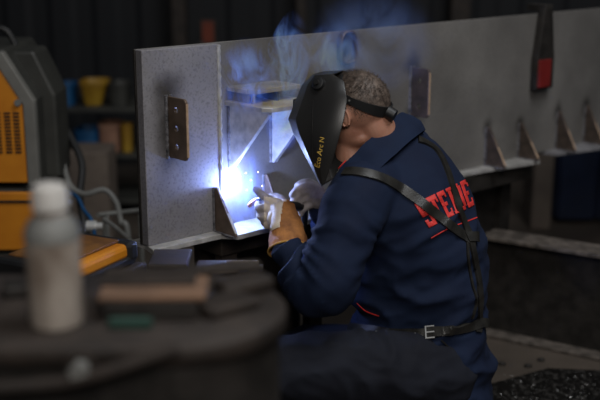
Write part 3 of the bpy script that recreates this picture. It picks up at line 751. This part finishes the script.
bm.to_mesh(jm); bm.free()
jacket = from_me('jacket', jm, 'cloth', person, angle=0)
jb = bvh_of(jacket)
# ---- collar
cA, cB = W(336,181,2.93), W(400,121,3.03)
cc = (cA+cB)*.5-l*.022+UP*.024; lx = (cA-cB)*.5; 
axis = lx.normalized().cross(l); axis = axis if axis.z > 0 else -axis   # towards the head
def col_ring(off, f, g=1.0, sh=V((0,0,0))): return (cc+axis*off+sh, lx*f, l*.074*g)
K = MB()
K.loft([col_ring(-.12,1.0,1.8), col_ring(-.08,1.10,1.65), col_ring(-.035,1.08,1.30), col_ring(0,1.0,1.03), col_ring(.004,.96,.97), col_ring(0,.92,.93), col_ring(-.03,.90,.9), col_ring(-.075,.9,.95)], 48, False)
km = K.me()
bm = bmesh.new(); bm.from_mesh(km); bmesh.ops.subdivide_edges(bm, edges=bm.edges[:], cuts=1, use_grid_fill=True); bm.normal_update()
for v in bm.verts:
    v.co += v.normal*(noise.noise(v.co*11)*.010+noise.noise(v.co*28)*.003)
bm.to_mesh(km); bm.free()
collar = from_me('collar', km, 'clothlt', person, angle=0)
# red piping inside the collar
pp = []
for i in range(20):
    t = math.radians(28+i*1.5); pp.append(cc+axis*.003+lx*.975*math.cos(t)+l*.074*.985*math.sin(t))
MB().tube(pp, .0018, 6).build('collar_piping', 'red', collar)
# ---- body (head, neck, torso core) as one skin surface
Hf = V((-.90, .33, -.30)).normalized(); Hl = (l-Hf*l.dot(Hf)).normalized(); Hu = Hf.cross(Hl); Hu = Hu if Hu.z > 0 else -Hu
HC = W(357, 104, 2.99)
ax_ = (Hf, Hl, Hu)
B = MB()
B.ball(HC, .094, .074, .090, ax_, 28)
B.ball(HC+Hf*.028-Hu*.050, .066, .060, .085, ax_, 24)
B.ball(HC+Hf*.050-Hu*.105, .036, .044, .028, ax_, 20)      # chin and jaw
B.ball(HC+Hf*.012-Hu*.095, .055, .054, .03, ax_, 20)
B.tube([HC+Hf*.100-Hu*.022, HC+Hf*.118-Hu*.050, HC+Hf*.098-Hu*.060], [.009,.014,.010], 10)   # nose
B.ball(HC+Hf*.092-Hu*.083, .012, .024, .008, ax_, 12)      # mouth
B.ball(HC+Hf*.084-Hu*.004, .016, .056, .010, ax_, 12)      # brow
nb = W(384, 168, 3.05)-l*.02
B.chain([HC-Hf*.022-Hu*.045-l*.008, HC-Hf*.03-Hu*.10-l*.015, nb], [.058, .057, .066], 24)
B.chain([HC+Hf*.035-Hu*.085-l*.01, W(350,155,3.02)-l*.015, W(366,182,3.04)], [.046,.052,.06], 20)
B.chain([nb, W(415,240,3.1), W(436,350,3.17)], [.075,.10,.10], 18)
for sgn in (1, -1):   # ears
    e0 = HC+Hl*(.072*sgn)-Hu*.022+Hf*.018
    B.ball(e0+Hl*.006*sgn, .017, .008, .031, (Hf, Hl, Hu), 14)
bmh = remesh(B, .0042, 6)
body = from_me('body', bmh, 'skin', person, angle=0)
for sgn in (1, -1):
    e0 = HC+Hl*(.080*sgn)-Hu*.022+Hf*.018
    pts = [e0+Hf*.011*math.cos(t)*1.15+Hu*.026*math.sin(t)+Hl*sgn*.003 for t in [math.radians(-70+i*22) for i in range(15)]]
    MB().tube(pts, .0036, 8).build('ear_rim', 'skin', body)
    eye = HC+Hf*.084-Hu*.026+Hl*.031*sgn
    MB().ball(eye, .012, n=12).build('eye', 'palegrey', body)
# ---- hair: cropped strands
Hm = MB()
def hair_ok(dv):
    f, s, u = dv
    if f > .55 and u < .75: return 0
    if f > .8: return 0
    low = -.30 if f < -.1 else (-.12 if f < .1 else .12)
    if u < low-.22: return 0
    return 1 if u > low+.12 else max(0, (u-low+.22)/.34)
random.seed(3)
cnt = 0
while cnt < 6500:
    z_ = random.uniform(-1, 1); t = random.uniform(0, 2*math.pi); r = math.sqrt(1-z_*z_)
    dv = (r*math.cos(t), r*math.sin(t), z_)
    k = hair_ok(dv)
    if k <= 0 or random.random() > .25+.75*k: continue
    cnt += 1
    base = HC+Hf*.0925*dv[0]+Hl*.0725*dv[1]+Hu*.0885*dv[2]
    nrm = (Hf*dv[0]/.094+Hl*dv[1]/.074+Hu*dv[2]/.09).normalized()
    ln = (.006+.012*max(0, dv[2]+.1))*random.uniform(.6, 1.3)*(.35+.65*k)
    lay = (nrm*.75+Hf*(.5 if dv[2] > .4 else -.2)-Hu*.45+V((random.uniform(-1,1),random.uniform(-1,1),random.uniform(-1,1)))*.35).normalized()
    sd = nrm.cross(lay).normalized()*random.uniform(.0006,.0012)
    tip = base+lay*ln
    Hm.add([base-sd, base+sd, base+lay.cross(sd).normalized()*.001, tip], [(0,1,3),(1,2,3),(2,0,3)])
# scalp cap for the dense part
n_ = 40; cap = []; capf = []
for j in range(15):
    ph = math.radians(4+j*5.4)
    for i in range(n_):
        t = 2*math.pi*i/n_; dv = (math.sin(ph)*math.cos(t), math.sin(ph)*math.sin(t), math.cos(ph))
        # tilt the cap backwards so that it covers the back of the head
        a = math.radians(38); f = dv[0]*math.cos(a)-dv[2]*math.sin(a); u = dv[0]*math.sin(a)+dv[2]*math.cos(a)
        q = 1.02+.03*noise.noise(V((f,dv[1],u))*9) - (.04 if j == 14 else 0)
        cap.append(HC+Hf*.094*q*f+Hl*.074*q*dv[1]+Hu*.090*q*u)
for j in range(14):
    for i in range(n_): capf.append((j*n_+i, j*n_+(i+1)%n_, (j+1)*n_+(i+1)%n_, (j+1)*n_+i))
capf.append(tuple(range(n_)))
Hm.add(cap, capf)
Hm.build('hair', 'hair', person, angle=0)
# ---- welding mask
lv = [((333,74),(312,75),.050),((344,81),(302,85),.085),((347,100),(294,104),.105),((344,119),(288,119),.112),((339,138),(293,133),.108),((332,163),(308,162),.085),((325,184),(321,187),.055)]
mask = None
vs = []; rows = []
for (r_, f_, wv) in lv:
    dn = 2.862 + (.112-wv)*.75
    pr_ = W(r_[0], r_[1], dn); pf_ = W(f_[0], f_[1], dn+.055*(r_[0]-f_[0])/57)
    mid = (pr_*.5+pf_*.5)+l*.006
    far = -l*1.6*wv; cen = -l*wv
    row = [pr_, pr_*.75+pf_*.25+l*.004, mid, pr_*.4+pf_*.6+l*.003, pr_*.14+pf_*.86, W(f_[0], f_[1], dn+.055*(r_[0]-f_[0])/57+.035), pf_+cen+Hf*.030*(wv/.1), pf_+far+l*.022+Hf*.012*(wv/.1), pf_+far, pr_*.2+pf_*.8+far-l*.003, mid+far-l*.012, pr_*.75+pf_*.25+far-l*.004, pr_+far]
    rows.append(row)
# refine rows vertically with Catmull-Rom
cols = [[rows[j][i] for j in range(len(rows))] for i in range(len(rows[0]))]
nr = len(cols[0]); nc = len(cols)
vs = [cols[i][j] for j in range(nr) for i in range(nc)]
fs = [(j*nc+i, j*nc+i+1, (j+1)*nc+i+1, (j+1)*nc+i) for j in range(nr-1) for i in range(nc-1)]
# crown lid and chin closure
fs.append(tuple(range(nc))); fs.append(tuple((nr-1)*nc+i for i in range(nc))[::-1])
mm = MB().add(vs, fs).me()
mask = from_me('welding_mask', mm, 'mask', person, angle=28)
so_ = mask.modifiers.new('thick', 'SOLIDIFY'); so_.thickness = .004; so_.offset = -1
bv_ = mask.modifiers.new('bevel', 'BEVEL'); bv_.width = .0025; bv_.segments = 2; bv_.angle_limit = math.radians(28)
mbv = bvh_of(mask)
def hit(px, py, bvh):
    r = ray(px, py).normalized(); loc, nrm, idx, dist = bvh.ray_cast(CAM, r)
    if loc is None: return None, None
    if nrm.dot(r) > 0: nrm = -nrm
    return loc, nrm
# dark filter window in the front of the mask
fc = rows[3][6]*.5+rows[2][6]*.5; fu = (rows[2][6]-rows[4][6]).normalized(); fs_ = l
fN = fs_.cross(fu); fN = fN if fN.dot(Hf) > 0 else -fN
MB().box(fc, fs_, fu, fN, (-.030,.030), (-.030,.030), (-.012,-.004)).build('filter_window', 'rubber', mask, smooth=False, bevel=.002)
kp, kn = hit(319, 84, mbv)
kb = MB().tube([kp-kn*.004, kp+kn*.010, kp+kn*.012], [.019,.018,.014], 22).build('side_knob', 'rubber', mask)
MB().tube([kp+kn*.011, kp+kn*.018], [.0085,.007], 16).build('knob_centre', 'mask', mask)
# raised ridge on the side panel
def ribbon(px_pts, width, bvh, name, m, parent, thick=.003, lift=.001, k=8, wfun=None, avg=3):
    P = []; Nn = []
    for q in smooth_path([V((a, b, 0)) for a, b in px_pts], k):
        p, n_ = hit(q.x, q.y, bvh)
        if p is None: continue
        P.append(p); Nn.append(n_)
    if len(P) < 3: print('RIBBON FAIL', name); return None
    # smooth positions a little, normals more
    for _ in range(avg): Nn = [(Nn[max(i-1,0)]+Nn[i]+Nn[min(i+1,len(Nn)-1)]).normalized() for i in range(len(Nn))]
    secs = []
    mbx = MB(); ver = []
    for i, p in enumerate(P):
        t = (P[min(i+1,len(P)-1)]-P[max(i-1,0)]).normalized(); s = t.cross(Nn[i]).normalized()
        wd = width*(wfun(i/(len(P)-1)) if wfun else 1)/2
        ed = []
        for sg in (-1, 0, 1):
            q = p+s*wd*sg
            loc, n2, idx, dist = bvh.find_nearest(q, .02)
            ed.append(loc if (loc is not None and wd > .004) else q)
        # keep the band taut across small folds
        c = ed[1]; 
        for sg, e_ in ((-1, ed[0]), (0, ed[1]), (1, ed[2])):
            base = (c+s*wd*sg)*.55+e_*.45
            ver.append(base+Nn[i]*(lift+thick)); 
        for sg, e_ in ((-1, ed[0]), (1, ed[2])):
            base = (c+s*wd*sg)*.55+e_*.45
            ver.append(base-Nn[i]*.002)
    f = []
    for i in range(len(P)-1):
        a, b = i*5, (i+1)*5
        f += [(a, a+1, b+1, b), (a+1, a+2, b+2, b+1), (a+3, a, b, b+3), (a+2, a+4, b+4, b+2), (a+4, a+3, b+3, b+4)]
    f += [(0, 1, 2, 4, 3), tuple((len(P)-1)*5+q for q in (3, 4, 2, 1, 0))]
    mbx.add(ver, f)
    return mbx.build(name, m, parent, angle=50)
ribbon([(313,100),(312,130),(313,160),(318,178)], .002, mbv, 'side_ridge', 'mask', mask, .0012, 0)
# printed text projected onto a surface
def text_mesh(body_, cuts=2):
    cu = bpy.data.curves.new('t', 'FONT'); cu.body = body_; cu.size = 1; cu.resolution_u = 3
    o = bpy.data.objects.new('tmp', cu); COL.objects.link(o); me = evald(o); bpy.data.objects.remove(o)
    return me
def decal(me, quad, bvh, name, m, parent, off=.0012, uf=lambda u: u, maxlen=.12):
    bm = bmesh.new(); bm.from_mesh(me); bmesh.ops.remove_doubles(bm, verts=bm.verts, dist=1e-4); bmesh.ops.triangulate(bm, faces=bm.faces)
    xs_ = [v.co.x for v in bm.verts]; ys_ = [v.co.y for v in bm.verts]; x0, x1, y0, y1 = min(xs_), max(xs_), min(ys_), max(ys_)
    for _ in range(5):
        ed = [e for e in bm.edges if e.calc_length() > maxlen*(y1-y0)]
        if not ed: break
        bmesh.ops.subdivide_edges(bm, edges=ed, cuts=1); bmesh.ops.triangulate(bm, faces=bm.faces)
    TL, TR, BR, BL = [V((a, b, 0)) for a, b in quad]; bad = []
    for v in bm.verts:
        u = uf((v.co.x-x0)/(x1-x0)); t = (v.co.y-y0)/(y1-y0)
        q = (BL*(1-u)+BR*u)*(1-t)+(TL*(1-u)+TR*u)*t
        p, n_ = hit(q.x, q.y, bvh)
        if p is None: bad.append(v); continue
        v.co = p+n_*off
    bmesh.ops.delete(bm, geom=bad, context='VERTS')
    bmesh.ops.recalc_face_normals(bm, faces=bm.faces)
    me2 = bpy.data.meshes.new('d'); bm.to_mesh(me2); bm.free()
    o = from_me(name, me2, m, parent, angle=0)
    s = o.modifiers.new('thick', 'SOLIDIFY'); s.thickness = .0006; s.offset = 0
    return o
decal(text_mesh('Eco Arc N'), [(314.5,166),(320,137),(324.5,138),(319.5,168)], mbv, 'lettering', 'gold', mask, .0008)
# ---- headgear band
Bf = (W(322,76,2.9)-W(389,104,3.0)); Bf = (h*1.0+Z*(Bf.z/ (V((Bf.x,Bf.y,0)).length))).normalized(); Bu = Bf.cross(l); Bu = Bu if Bu.z > 0 else -Bu
BC = HC+Z*.026
hv = []; hf_ = []; nh = 56
for i in range(nh):
    t = 2*math.pi*i/nh; c_, s_ = math.cos(t), math.sin(t)
    wd = .010+.007*max(0, -c_-.1)
    for (rr, zz) in ((1.0, -wd), (1.045, -wd), (1.045, wd), (1.0, wd)):
        hv.append(BC+Bf*(.101*rr*c_)+l*(.082*rr*s_)+Bu*(zz))
for i in range(nh):
    for k in range(4): hf_.append((i*4+k, i*4+(k+1)%4, ((i+1)%nh)*4+(k+1)%4, ((i+1)%nh)*4+k))
band = MB().add(hv, hf_).build('headband', 'rubber', mask, angle=40)
hb2 = MB(); pts = []
for i in range(25):
    t = math.radians(-5+i*190/24); pts.append(HC+Hf*.015+Hl*.079*math.cos(t)+Hu*.0945*math.sin(t))
hb2.tube(pts, .009, 8, flat=.22, up=Bf); hb2.build('crown_strap', 'rubber', mask)
kn2 = BC-Bf*.108+l*.012
MB().tube([kn2+Bf*.006, kn2-Bf*.018], [.019,.017], 14).build('rear_knob', 'rubber', mask)
for k in range(4):
    t = math.radians(52+k*14); c_ = BC+Bf*.101*1.05*math.cos(t)+l*.082*1.05*math.sin(t); nn = (Bf*math.cos(t)+l*math.sin(t)).normalized()
    MB().tube([c_-nn*.001, c_+nn*.0015], .0028, 8).build('rivet', 'palegrey', mask)
arm_a = kp-kn*.006; arm_b = BC+Bf*.101*1.04*math.cos(math.radians(50))+l*.082*1.04*math.sin(math.radians(50))
MB().tube([arm_a, (arm_a+arm_b)*.5+l*.006, arm_b], .010, 8, flat=.3, up=Bu).build('pivot_arm', 'rubber', mask)
# ---- lettering on the back and harness
def block_letters(word):
    """condensed block capitals from strokes on a 5 x 10 grid"""
    L = {'S': [(0,8.2,4,10),(0,5,1.6,10),(0,4.4,4,6.2),(2.6,1,4.2,6),(0,0,4.2,1.8),(0,0,1.3,3),(3,7.2,4.1,10)],
         'T': [(0,8.2,5,10),(1.7,0,3.4,10),(0,7,.9,9),(4.1,7,5,9),(1.1,0,4,1.1)],
         'E': [(0,0,1.7,10),(0,8.3,4,10),(0,4.3,3.2,5.8),(0,0,4.2,1.7),(3.3,7.3,4.1,9),(3.4,1,4.3,2.9)],
         'I': [(.6,0,2.3,10),(0,8.8,2.9,10),(0,0,2.9,1.2)],
         'D': [(0,0,1.7,10),(0,8.4,3.4,10),(0,0,3.4,1.6),(2.7,1,4.3,9)]}
    Wd = {'S':4.2,'T':5,'E':4.3,'I':2.9,'D':4.3}; x = 0; mb_ = MB()
    for ch in word:
        for (a, b, c, d) in L[ch]: mb_.add([V((x+a,b,0)),V((x+c,b,0)),V((x+c,d,0)),V((x+a,d,0))], [(0,1,2,3)])
        x += Wd[ch]+.8
    m_ = bpy.data.meshes.new('L'); m_.from_pydata(mb_.v, [], mb_.f); return m_
decal(block_letters('STEIDE'), [(414,204),(466,179),(474,205),(429,228)], jb, 'back_lettering', 'red', jacket, .0022, uf=lambda u: u**.88, maxlen=.09)
ribbon([(431,238),(447,229),(462,223),(478,217)], .003, jb, 'back_piping', 'red', jacket, .0012, .0008, avg=1)
ribbon([(357,303),(366,311),(379,316)], .003, jb, 'pocket_piping', 'red', jacket, .0012, .0008, avg=1)
har = ribbon([(344,172),(356,172),(372,175),(388,181),(408,193),(428,208),(448,224),(470,241)], .028, jb, 'harness_strap', 'leather', person, .0035, .003)
har2 = ribbon([(418,139.5),(426,143),(437,151),(446,168),(454,193),(462,218),(471,241)], .025, jb, 'harness_strap', 'leather', person, .0035, .003)
har3 = ribbon([(471,240),(475,262),(479,285),(480,310),(478,332)], .024, jb, 'harness_strap', 'leather', person, .003, .003)
ribbon([(467,240),(468,262),(472,285),(476,300),(472,318)], .008, jb, 'harness_tail', 'leather', har3 or person, .003, .002)
ribbon([(466,238.5),(476,237)], .030, jb, 'harness_joint', 'leather', har3 or person, .0065, .004, k=10)
belt = ribbon([(335,327),(350,328),(372,331),(396,333),(420,333),(440,332),(460,328),(480,324),(489,322)], .028, jb, 'belt', 'leather', person, .005, .004)
def stud(px, py, par, r=.004):
    p, n_ = hit(px, py, jb)
    if p: MB().ball(p+n_*.012, r, n=10).build('rivet', 'chrome', par)
stud(379,333,belt); stud(416,333,belt)
p, n_ = hit(431, 333, jb)
t_ = (hit(441,332,jb)[0]-p).normalized(); s_ = t_.cross(n_).normalized(); c_ = p+n_*.015
bk = MB()
for k in (-1, 0, 1): bk.tube([c_+s_*.0165*k-t_*.013, c_+s_*.0165*k+t_*.013], .0022, 8)
bk.tube([c_-s_*.018-t_*.012, c_+s_*.018-t_*.012], .0022, 8)
bk.build('buckle', 'chrome', belt)
ribbon([(434,333),(444,331),(452,328)], .030, jb, 'belt_tip', 'leather', belt, .009, .005, wfun=lambda u: 1-.75*u**2, k=10)
ribbon([(441,340),(452,352),(460,372),(464,398)], .004, jb, 'apron_cord', 'leather', person, .002, .001)
# ---- trousers and boots
T = MB()
LK = W(252, 374, 2.92); RK = W(300, 352, 3.28)
LA = V((LK.x+.13, LK.y+.05, .13)); RA = V((RK.x+.05, RK.y-.02, .13))
T.ball(W(432,392,3.17), .145, .165, .12, (h, l, Z), 24)
T.chain([W(438,376,3.06), W(405,371,3.02), W(360,368,3.0), W(300,370,2.95), LK], [.110,.116,.108,.098,.082], 22)
T.chain([W(425,368,3.28), W(370,358,3.29), RK], [.105,.100,.078], 20)
T.chain([LK, (LK+LA)*.5+h*-.02, LA], [.078,.068,.056], 18); T.chain([RK, (RK+RA)*.5, RA], [.075,.066,.056], 18)
tm = remesh(T, .0085, 5)
bm = bmesh.new(); bm.from_mesh(tm); bm.normal_update(); nc_ = []
for v in bm.verts:
    p = v.co; q = V((p.x*9+p.z*6, p.y*4, p.z*7-p.x*4)); q += V((noise.noise(p*6),0,noise.noise(p*6+V((5,0,0)))))*.6
    nc_.append(p+v.normal*(ridge(q)*.011+ridge(q*2.1)*.004-.005))
for v, c in zip(bm.verts, nc_): v.co = c
bm.to_mesh(tm); bm.free()
trousers = from_me('trousers', tm, 'trousers', person, angle=0)
for A_ in (LA, RA):
    S = MB(); heel = V((A_.x, A_.y, .05)); toe = heel+h*.17
    S.chain([V((A_.x, A_.y, .17)), V((A_.x, A_.y, .09)), heel+h*.02], [.056,.055,.048], 16); S.chain([heel, heel+h*.08+Z*.005, toe-Z*.005], [.046,.046,.040], 16)
    bmt = remesh(S, .007, 4); zmin = min(v.co.z for v in bmt.vertices)
    for v in bmt.vertices: v.co.z = max(v.co.z, .018)
    bo = from_me('boot', bmt, 'leather', person)
    s_l = h.cross(Z)
    MB().loft([(heel+h*.065-Z*.05+Z*.001, h*.135, s_l*.05), (heel+h*.065-Z*.05+Z*.020, h*.138, s_l*.052)], 24, e=.75).build('sole', 'rubber', bo)
# ---- gloves
def hand(parts, palm, m, name, parent, vox=.0032):
    F = MB()
    for pts_, rs in parts: F.chain([W(*q) for q in pts_], rs, 12)
    for (c, r, axs) in palm: F.ball(c, *r, axs, 18)
    return from_me(name, remesh(F, vox, 4), m, parent, angle=0)
D = 3.08
wv_ = W(285,222,D-.03)
pa = W(277,211,D); pu = (W(270,199,D+.01)-W(284,226,D-.03)).normalized(); pn_ = (CAM-pa).normalized(); pn_ = (pn_-pu*pn_.dot(pu)).normalized(); ps = pu.cross(pn_)
gl = hand([([(278,205,D),(268,199,D+.01),(261,194,D+.02),(255.5,189.5,D+.03)], [.0155,.0135,.0125,.0105]),
           ([(275,210,D+.01),(266,208,D+.01),(259,208,D+.02),(258,204,D+.045)], [.0155,.0140,.0130,.0105]),
           ([(274,216,D+.01),(265,217,D+.01),(260,216,D+.025),(261,211,D+.05)], [.015,.0135,.012,.010]),
           ([(275,222,D+.005),(268,224,D+.01),(264,222,D+.03),(266,217,D+.05)], [.014,.012,.011,.009]),
           ([(286,212,D+.02),(283,201,D+.05),(275,197,D+.065),(268,198,D+.065)], [.0175,.016,.0135,.0105]),
           ([(287,228,D-.04),(281,216,D-.01)], [.032,.030])],
          [(pa, (.038,.030,.021), (pu, ps, pn_)), (W(277,219,D-.03), (.030,.026,.020), (pu, ps, pn_))], 'glove', 'left_glove', person)
gl.name = 'glove'
# pale back patch, arc glare put into its leather tone, and tan gauntlet cuff
def shell_patch(o, test, name, m, off=.0015, th=.0012, parent=None):
    me = o.data; loc = WL[o.name]; bm = bmesh.new(); bm.from_mesh(me); bm.normal_update()
    for v in bm.verts: v.co = v.co+v.normal*off
    kill = [f for f in bm.faces if not test(f.calc_center_median()+loc, f.normal)]
    bmesh.ops.delete(bm, geom=kill, context='FACES'); m2 = bpy.data.meshes.new('s'); bm.to_mesh(m2); bm.free(); m2.transform(Matrix.Translation(loc))
    q = from_me(name, m2, m, parent or o, angle=0); s = q.modifiers.new('t', 'SOLIDIFY'); s.thickness = th; s.offset = 1; return q
WL['glove'] = WL.get('glove', WL['left_glove'])
def tp(p, n_):
    x_, y_, d_ = proj(p); return n_.dot(pn_) > -.2 and 264 < x_ < 286 and 197+ (x_-268)*.15 < y_ < 232
shell_patch(gl, tp, 'lit_back_patch', 'tanlight', .002)
def tp2(p, n_):
    x_, y_, d_ = proj(p); return x_ > 282 and y_ > 200
shell_patch(gl, tp2, 'side_patch', 'tan', .0016)
ca, cb = W(288,250,D-.085), W(283,206,D-.01); cax = (cb-ca).normalized(); cu_ = (RT-cax*RT.dot(cax)).normalized(); cv_ = cax.cross(cu_)
CU = MB(); ring = []
for (t, r, q) in ((0,.056,.052),(.25,.052,.046),(.6,.044,.038),(.85,.037,.032),(1.0,.034,.028),(.98,.031,.026),(.6,.040,.034),(.05,.050,.046)):
    ring.append((ca.lerp(cb, t)+cu_*.004*math.sin(t*3), cu_*r, cv_*q))
CU.loft(ring, 36, False)
cm = CU.me(); bm = bmesh.new(); bm.from_mesh(cm); bmesh.ops.subdivide_edges(bm, edges=bm.edges[:], cuts=2, use_grid_fill=True); bm.normal_update()
for v in bm.verts: v.co += v.normal*(noise.noise(v.co*25)*.005+noise.noise(v.co*70)*.0015)
bm.to_mesh(cm); bm.free()
cuff = from_me('cuff', cm, 'tan', gl, angle=0)
shell_patch(cuff, lambda p, n_: n_.dot(pn_) > -.3 and proj(p)[0] < 283.5-(proj(p)[1]-200)*.16 and proj(p)[1] < 229, 'lit_heel_patch', 'tanlight', .0022, .0012, gl)  # pale leather carried over the cuff for the arc's glare
pts = []
for i in range(37):
    t = 2*math.pi*i/36; pts.append(ca+cu_*.057*math.cos(t)+cv_*.053*math.sin(t))
MB().tube(pts, .0028, 8).build('cuff_hem', mat('hem_tan', (.62,.36,.07), (.5,.27,.05), .7), gl)
R0 = 3.20
gr = hand([([(314,188,R0),(306,186,R0-.01),(298,189,R0-.02),(292,195,R0-.025)], [.015,.0135,.0125,.0105]),
           ([(313,193,R0),(304,192,R0-.01),(297,196,R0-.02),(292,203,R0-.02)], [.015,.0135,.0125,.0105]),
           ([(313,198,R0),(305,199,R0-.005),(299,203,R0-.01),(295,209,R0-.01)], [.015,.013,.012,.010]),
           ([(315,203,R0),(308,206,R0),(303,210,R0),(300,215,R0)], [.014,.012,.011,.009]),
           ([(318,190,R0+.01),(311,183.5,R0+.015),(303,183,R0+.01),(297,186,R0)], [.016,.0145,.0125,.010]),
           ([(330,212,R0+.04),(320,200,R0)], [.032,.030])],
          [(W(316,195,R0), (.034,.034,.022), (RT, UP, FWD))], 'glove', 'right_glove', person)
WL[gr.name] = WL.get(gr.name, V((0,0,0)))
gr.name = 'glove'
# low stool under the welder
sz = .135
st = V((hipc.x, hipc.y, 0)); stool = empty('low_stool', st, 'low wooden stool under the crouching welder', 'stool')
MB().box(st, h, l, Z, (-.14,.14), (-.15,.15), (sz-.03, sz)).build('seat', 'darkwood', stool, smooth=False, bevel=.004)
for a in (-1, 1):
    for b in (-1, 1): MB().box(st, h, l, Z, (a*.11-.018,a*.11+.018), (b*.12-.018,b*.12+.018), (0, sz-.0305)).build('leg', 'darkwood', stool, smooth=False)

# ================================================================== TORCH, ARC, SPARKS, SMOKE
ap = onplane(231, 178, G(0,0,.030), gn)
tipp = W(248,206.5,3.145)
torch = empty('welding_torch', tipp, 'copper tipped welding torch held between both gloves', 'torch')
nz_ = W(257,200,3.14)
MB().tube([tipp, tipp.lerp(nz_, .3), nz_], [.0055,.0080,.0085], 16).build('nozzle', 'copper', torch)
MB().tube(smooth_path([nz_, W(264,198,3.12), W(273,200,3.12), W(281,204,3.13)], 5), .0065, 12).build('neck', 'rubber', torch)
MB().tube(smooth_path([W(281,204,3.13), W(294,206,3.17), W(305,207,3.22)], 5), [.014]*11, 14).build('handle', 'rubber', torch)
q = W(300,300,3.4)
MB().tube(smooth_path([W(305,207,3.22), W(304,222,3.29), W(298,262,3.38), W(296,330,3.40), V((W(296,380,3.5).x, W(296,380,3.5).y+.05, .016))], 6), .011, 10).build('torch_cable', 'rubber', torch)
print('arc', ap, 'tip', tipp, gs(239,196))
ar = MB()
for i in range(5): ar.ball(ap+V((random.uniform(-1,1),random.uniform(-1,1),random.uniform(-1,1)))*.004, .0045, n=10)
tag(ar.build('welding_arc', 'arc', angle=0), 'brilliant blue white arc where the torch meets the girder', 'welding arc')
L = bpy.data.lights.new('arc_light', 'POINT'); L.energy = 5.5; L.color = (.30, .42, 1.0); L.shadow_soft_size = .012
lo_ = bpy.data.objects.new('arc_light', L); COL.objects.link(lo_); lo_.location = ap+gn*.024-Z*.022+gd*.01
spk = [(240,176),(246,173),(251,180),(247,190),(236,168),(262,186),(241,158),(258,172)]
for i, (a, b) in enumerate(spk):
    p = W(a, b, 3.18); r = random.uniform(.0006,.0012)
    o = MB().ball(p, r, r, r*1.6, n=8).build('weld_spark', 'spark' if i % 2 else 'spark2', angle=0)
    tag(o, 'tiny glowing spark flying off the arc in front of the girder', 'spark', 'sparks above the arc')
def smoke(name, c, r, dens, label, nscale=5, thr=.48, col=(.15,.30,1.0), seed=0, lean=0.0):
    m = bpy.data.materials.new('smoke_'+str(seed)); m.use_nodes = True; nt = m.node_tree; nt.nodes.clear()
    out = N(nt, 'ShaderNodeOutputMaterial'); pv = N(nt, 'ShaderNodeVolumeScatter'); nt.links.new(pv.outputs[0], out.inputs['Volume'])
    pv.inputs['Color'].default_value = (*col, 1); pv.inputs['Anisotropy'].default_value = .1
    tc = N(nt, 'ShaderNodeTexCoord'); 
    sb = N(nt, 'ShaderNodeVectorMath', operation='MULTIPLY_ADD'); sb.inputs[1].default_value = (2,2,2); sb.inputs[2].default_value = (-1,-1,-1); nt.links.new(tc.outputs['Generated'], sb.inputs[0])
    ln = N(nt, 'ShaderNodeVectorMath', operation='LENGTH'); nt.links.new(sb.outputs[0], ln.inputs[0])
    nz = N(nt, 'ShaderNodeTexNoise'); nz.inputs['Scale'].default_value = nscale; nz.inputs['Detail'].default_value = 6; nz.inputs['Roughness'].default_value = .62; nz.inputs['Distortion'].default_value = 1.6
    mp = N(nt, 'ShaderNodeMapping'); mp.inputs['Location'].default_value = (seed*3.1, seed*1.7, 0); mp.inputs['Scale'].default_value = (1, 1, .55)
    nt.links.new(tc.outputs['Object'], mp.inputs[0]); nt.links.new(mp.outputs[0], nz.inputs[0])
    fa = N(nt, 'ShaderNodeMapRange', interpolation_type='SMOOTHSTEP'); fa.inputs[1].default_value = 1.0; fa.inputs[2].default_value = .15; fa.inputs[3].default_value = 0; fa.inputs[4].default_value = 1; nt.links.new(ln.outputs['Value'], fa.inputs[0])
    mr = N(nt, 'ShaderNodeMapRange', interpolation_type='SMOOTHSTEP'); mr.inputs[1].default_value = thr; mr.inputs[2].default_value = thr+.2; nt.links.new(nz.outputs[0], mr.inputs[0])
    mu = N(nt, 'ShaderNodeMath', operation='MULTIPLY'); nt.links.new(fa.outputs[0], mu.inputs[0]); nt.links.new(mr.outputs[0], mu.inputs[1])
    m3 = N(nt, 'ShaderNodeMath', operation='MULTIPLY'); m3.inputs[1].default_value = dens; nt.links.new(mu.outputs[0], m3.inputs[0]); nt.links.new(m3.outputs[0], pv.inputs['Density'])
    o = MB().ball(V((0,0,0)), *r, n=20).me()
    for v in o.vertices: v.co = v.co + c + X*lean*v.co.z
    ob = from_me(name, o, m, angle=0); tag(ob, label, 'smoke', None, 'stuff'); return ob
def SP_(px, py, o): return onplane(px, py, G(0,0,o), gn)
smoke('smoke', SP_(244,190,.10), (.08,.07,.15), 10, 'bright blue smoke boiling around the arc', 16, .44, seed=1)
smoke('smoke', SP_(246,78,.16), (.09,.06,.12), 60, 'blue wisp of smoke above the stiffener box', 20, .46, seed=2)
smoke('smoke', SP_(287,62,.20), (.07,.06,.16), 110, 'blue smoke plume rising left of the mask', 17, .45, seed=3, lean=.25)
smoke('smoke', SP_(284,118,.20), (.06,.06,.12), 55, 'blue smoke between the stiffener and the mask', 18, .43, seed=4)
smoke('smoke', SP_(335,56,.10), (.10,.06,.12), 80, 'blue smoke drifting over the lifting eye', 14, .42, seed=5)
smoke('smoke', SP_(372,44,.06), (.24,.12,.20), 8.0, 'thin blue haze above the head of the welder', 5, .38, seed=6, col=(.25,.40,1.0))
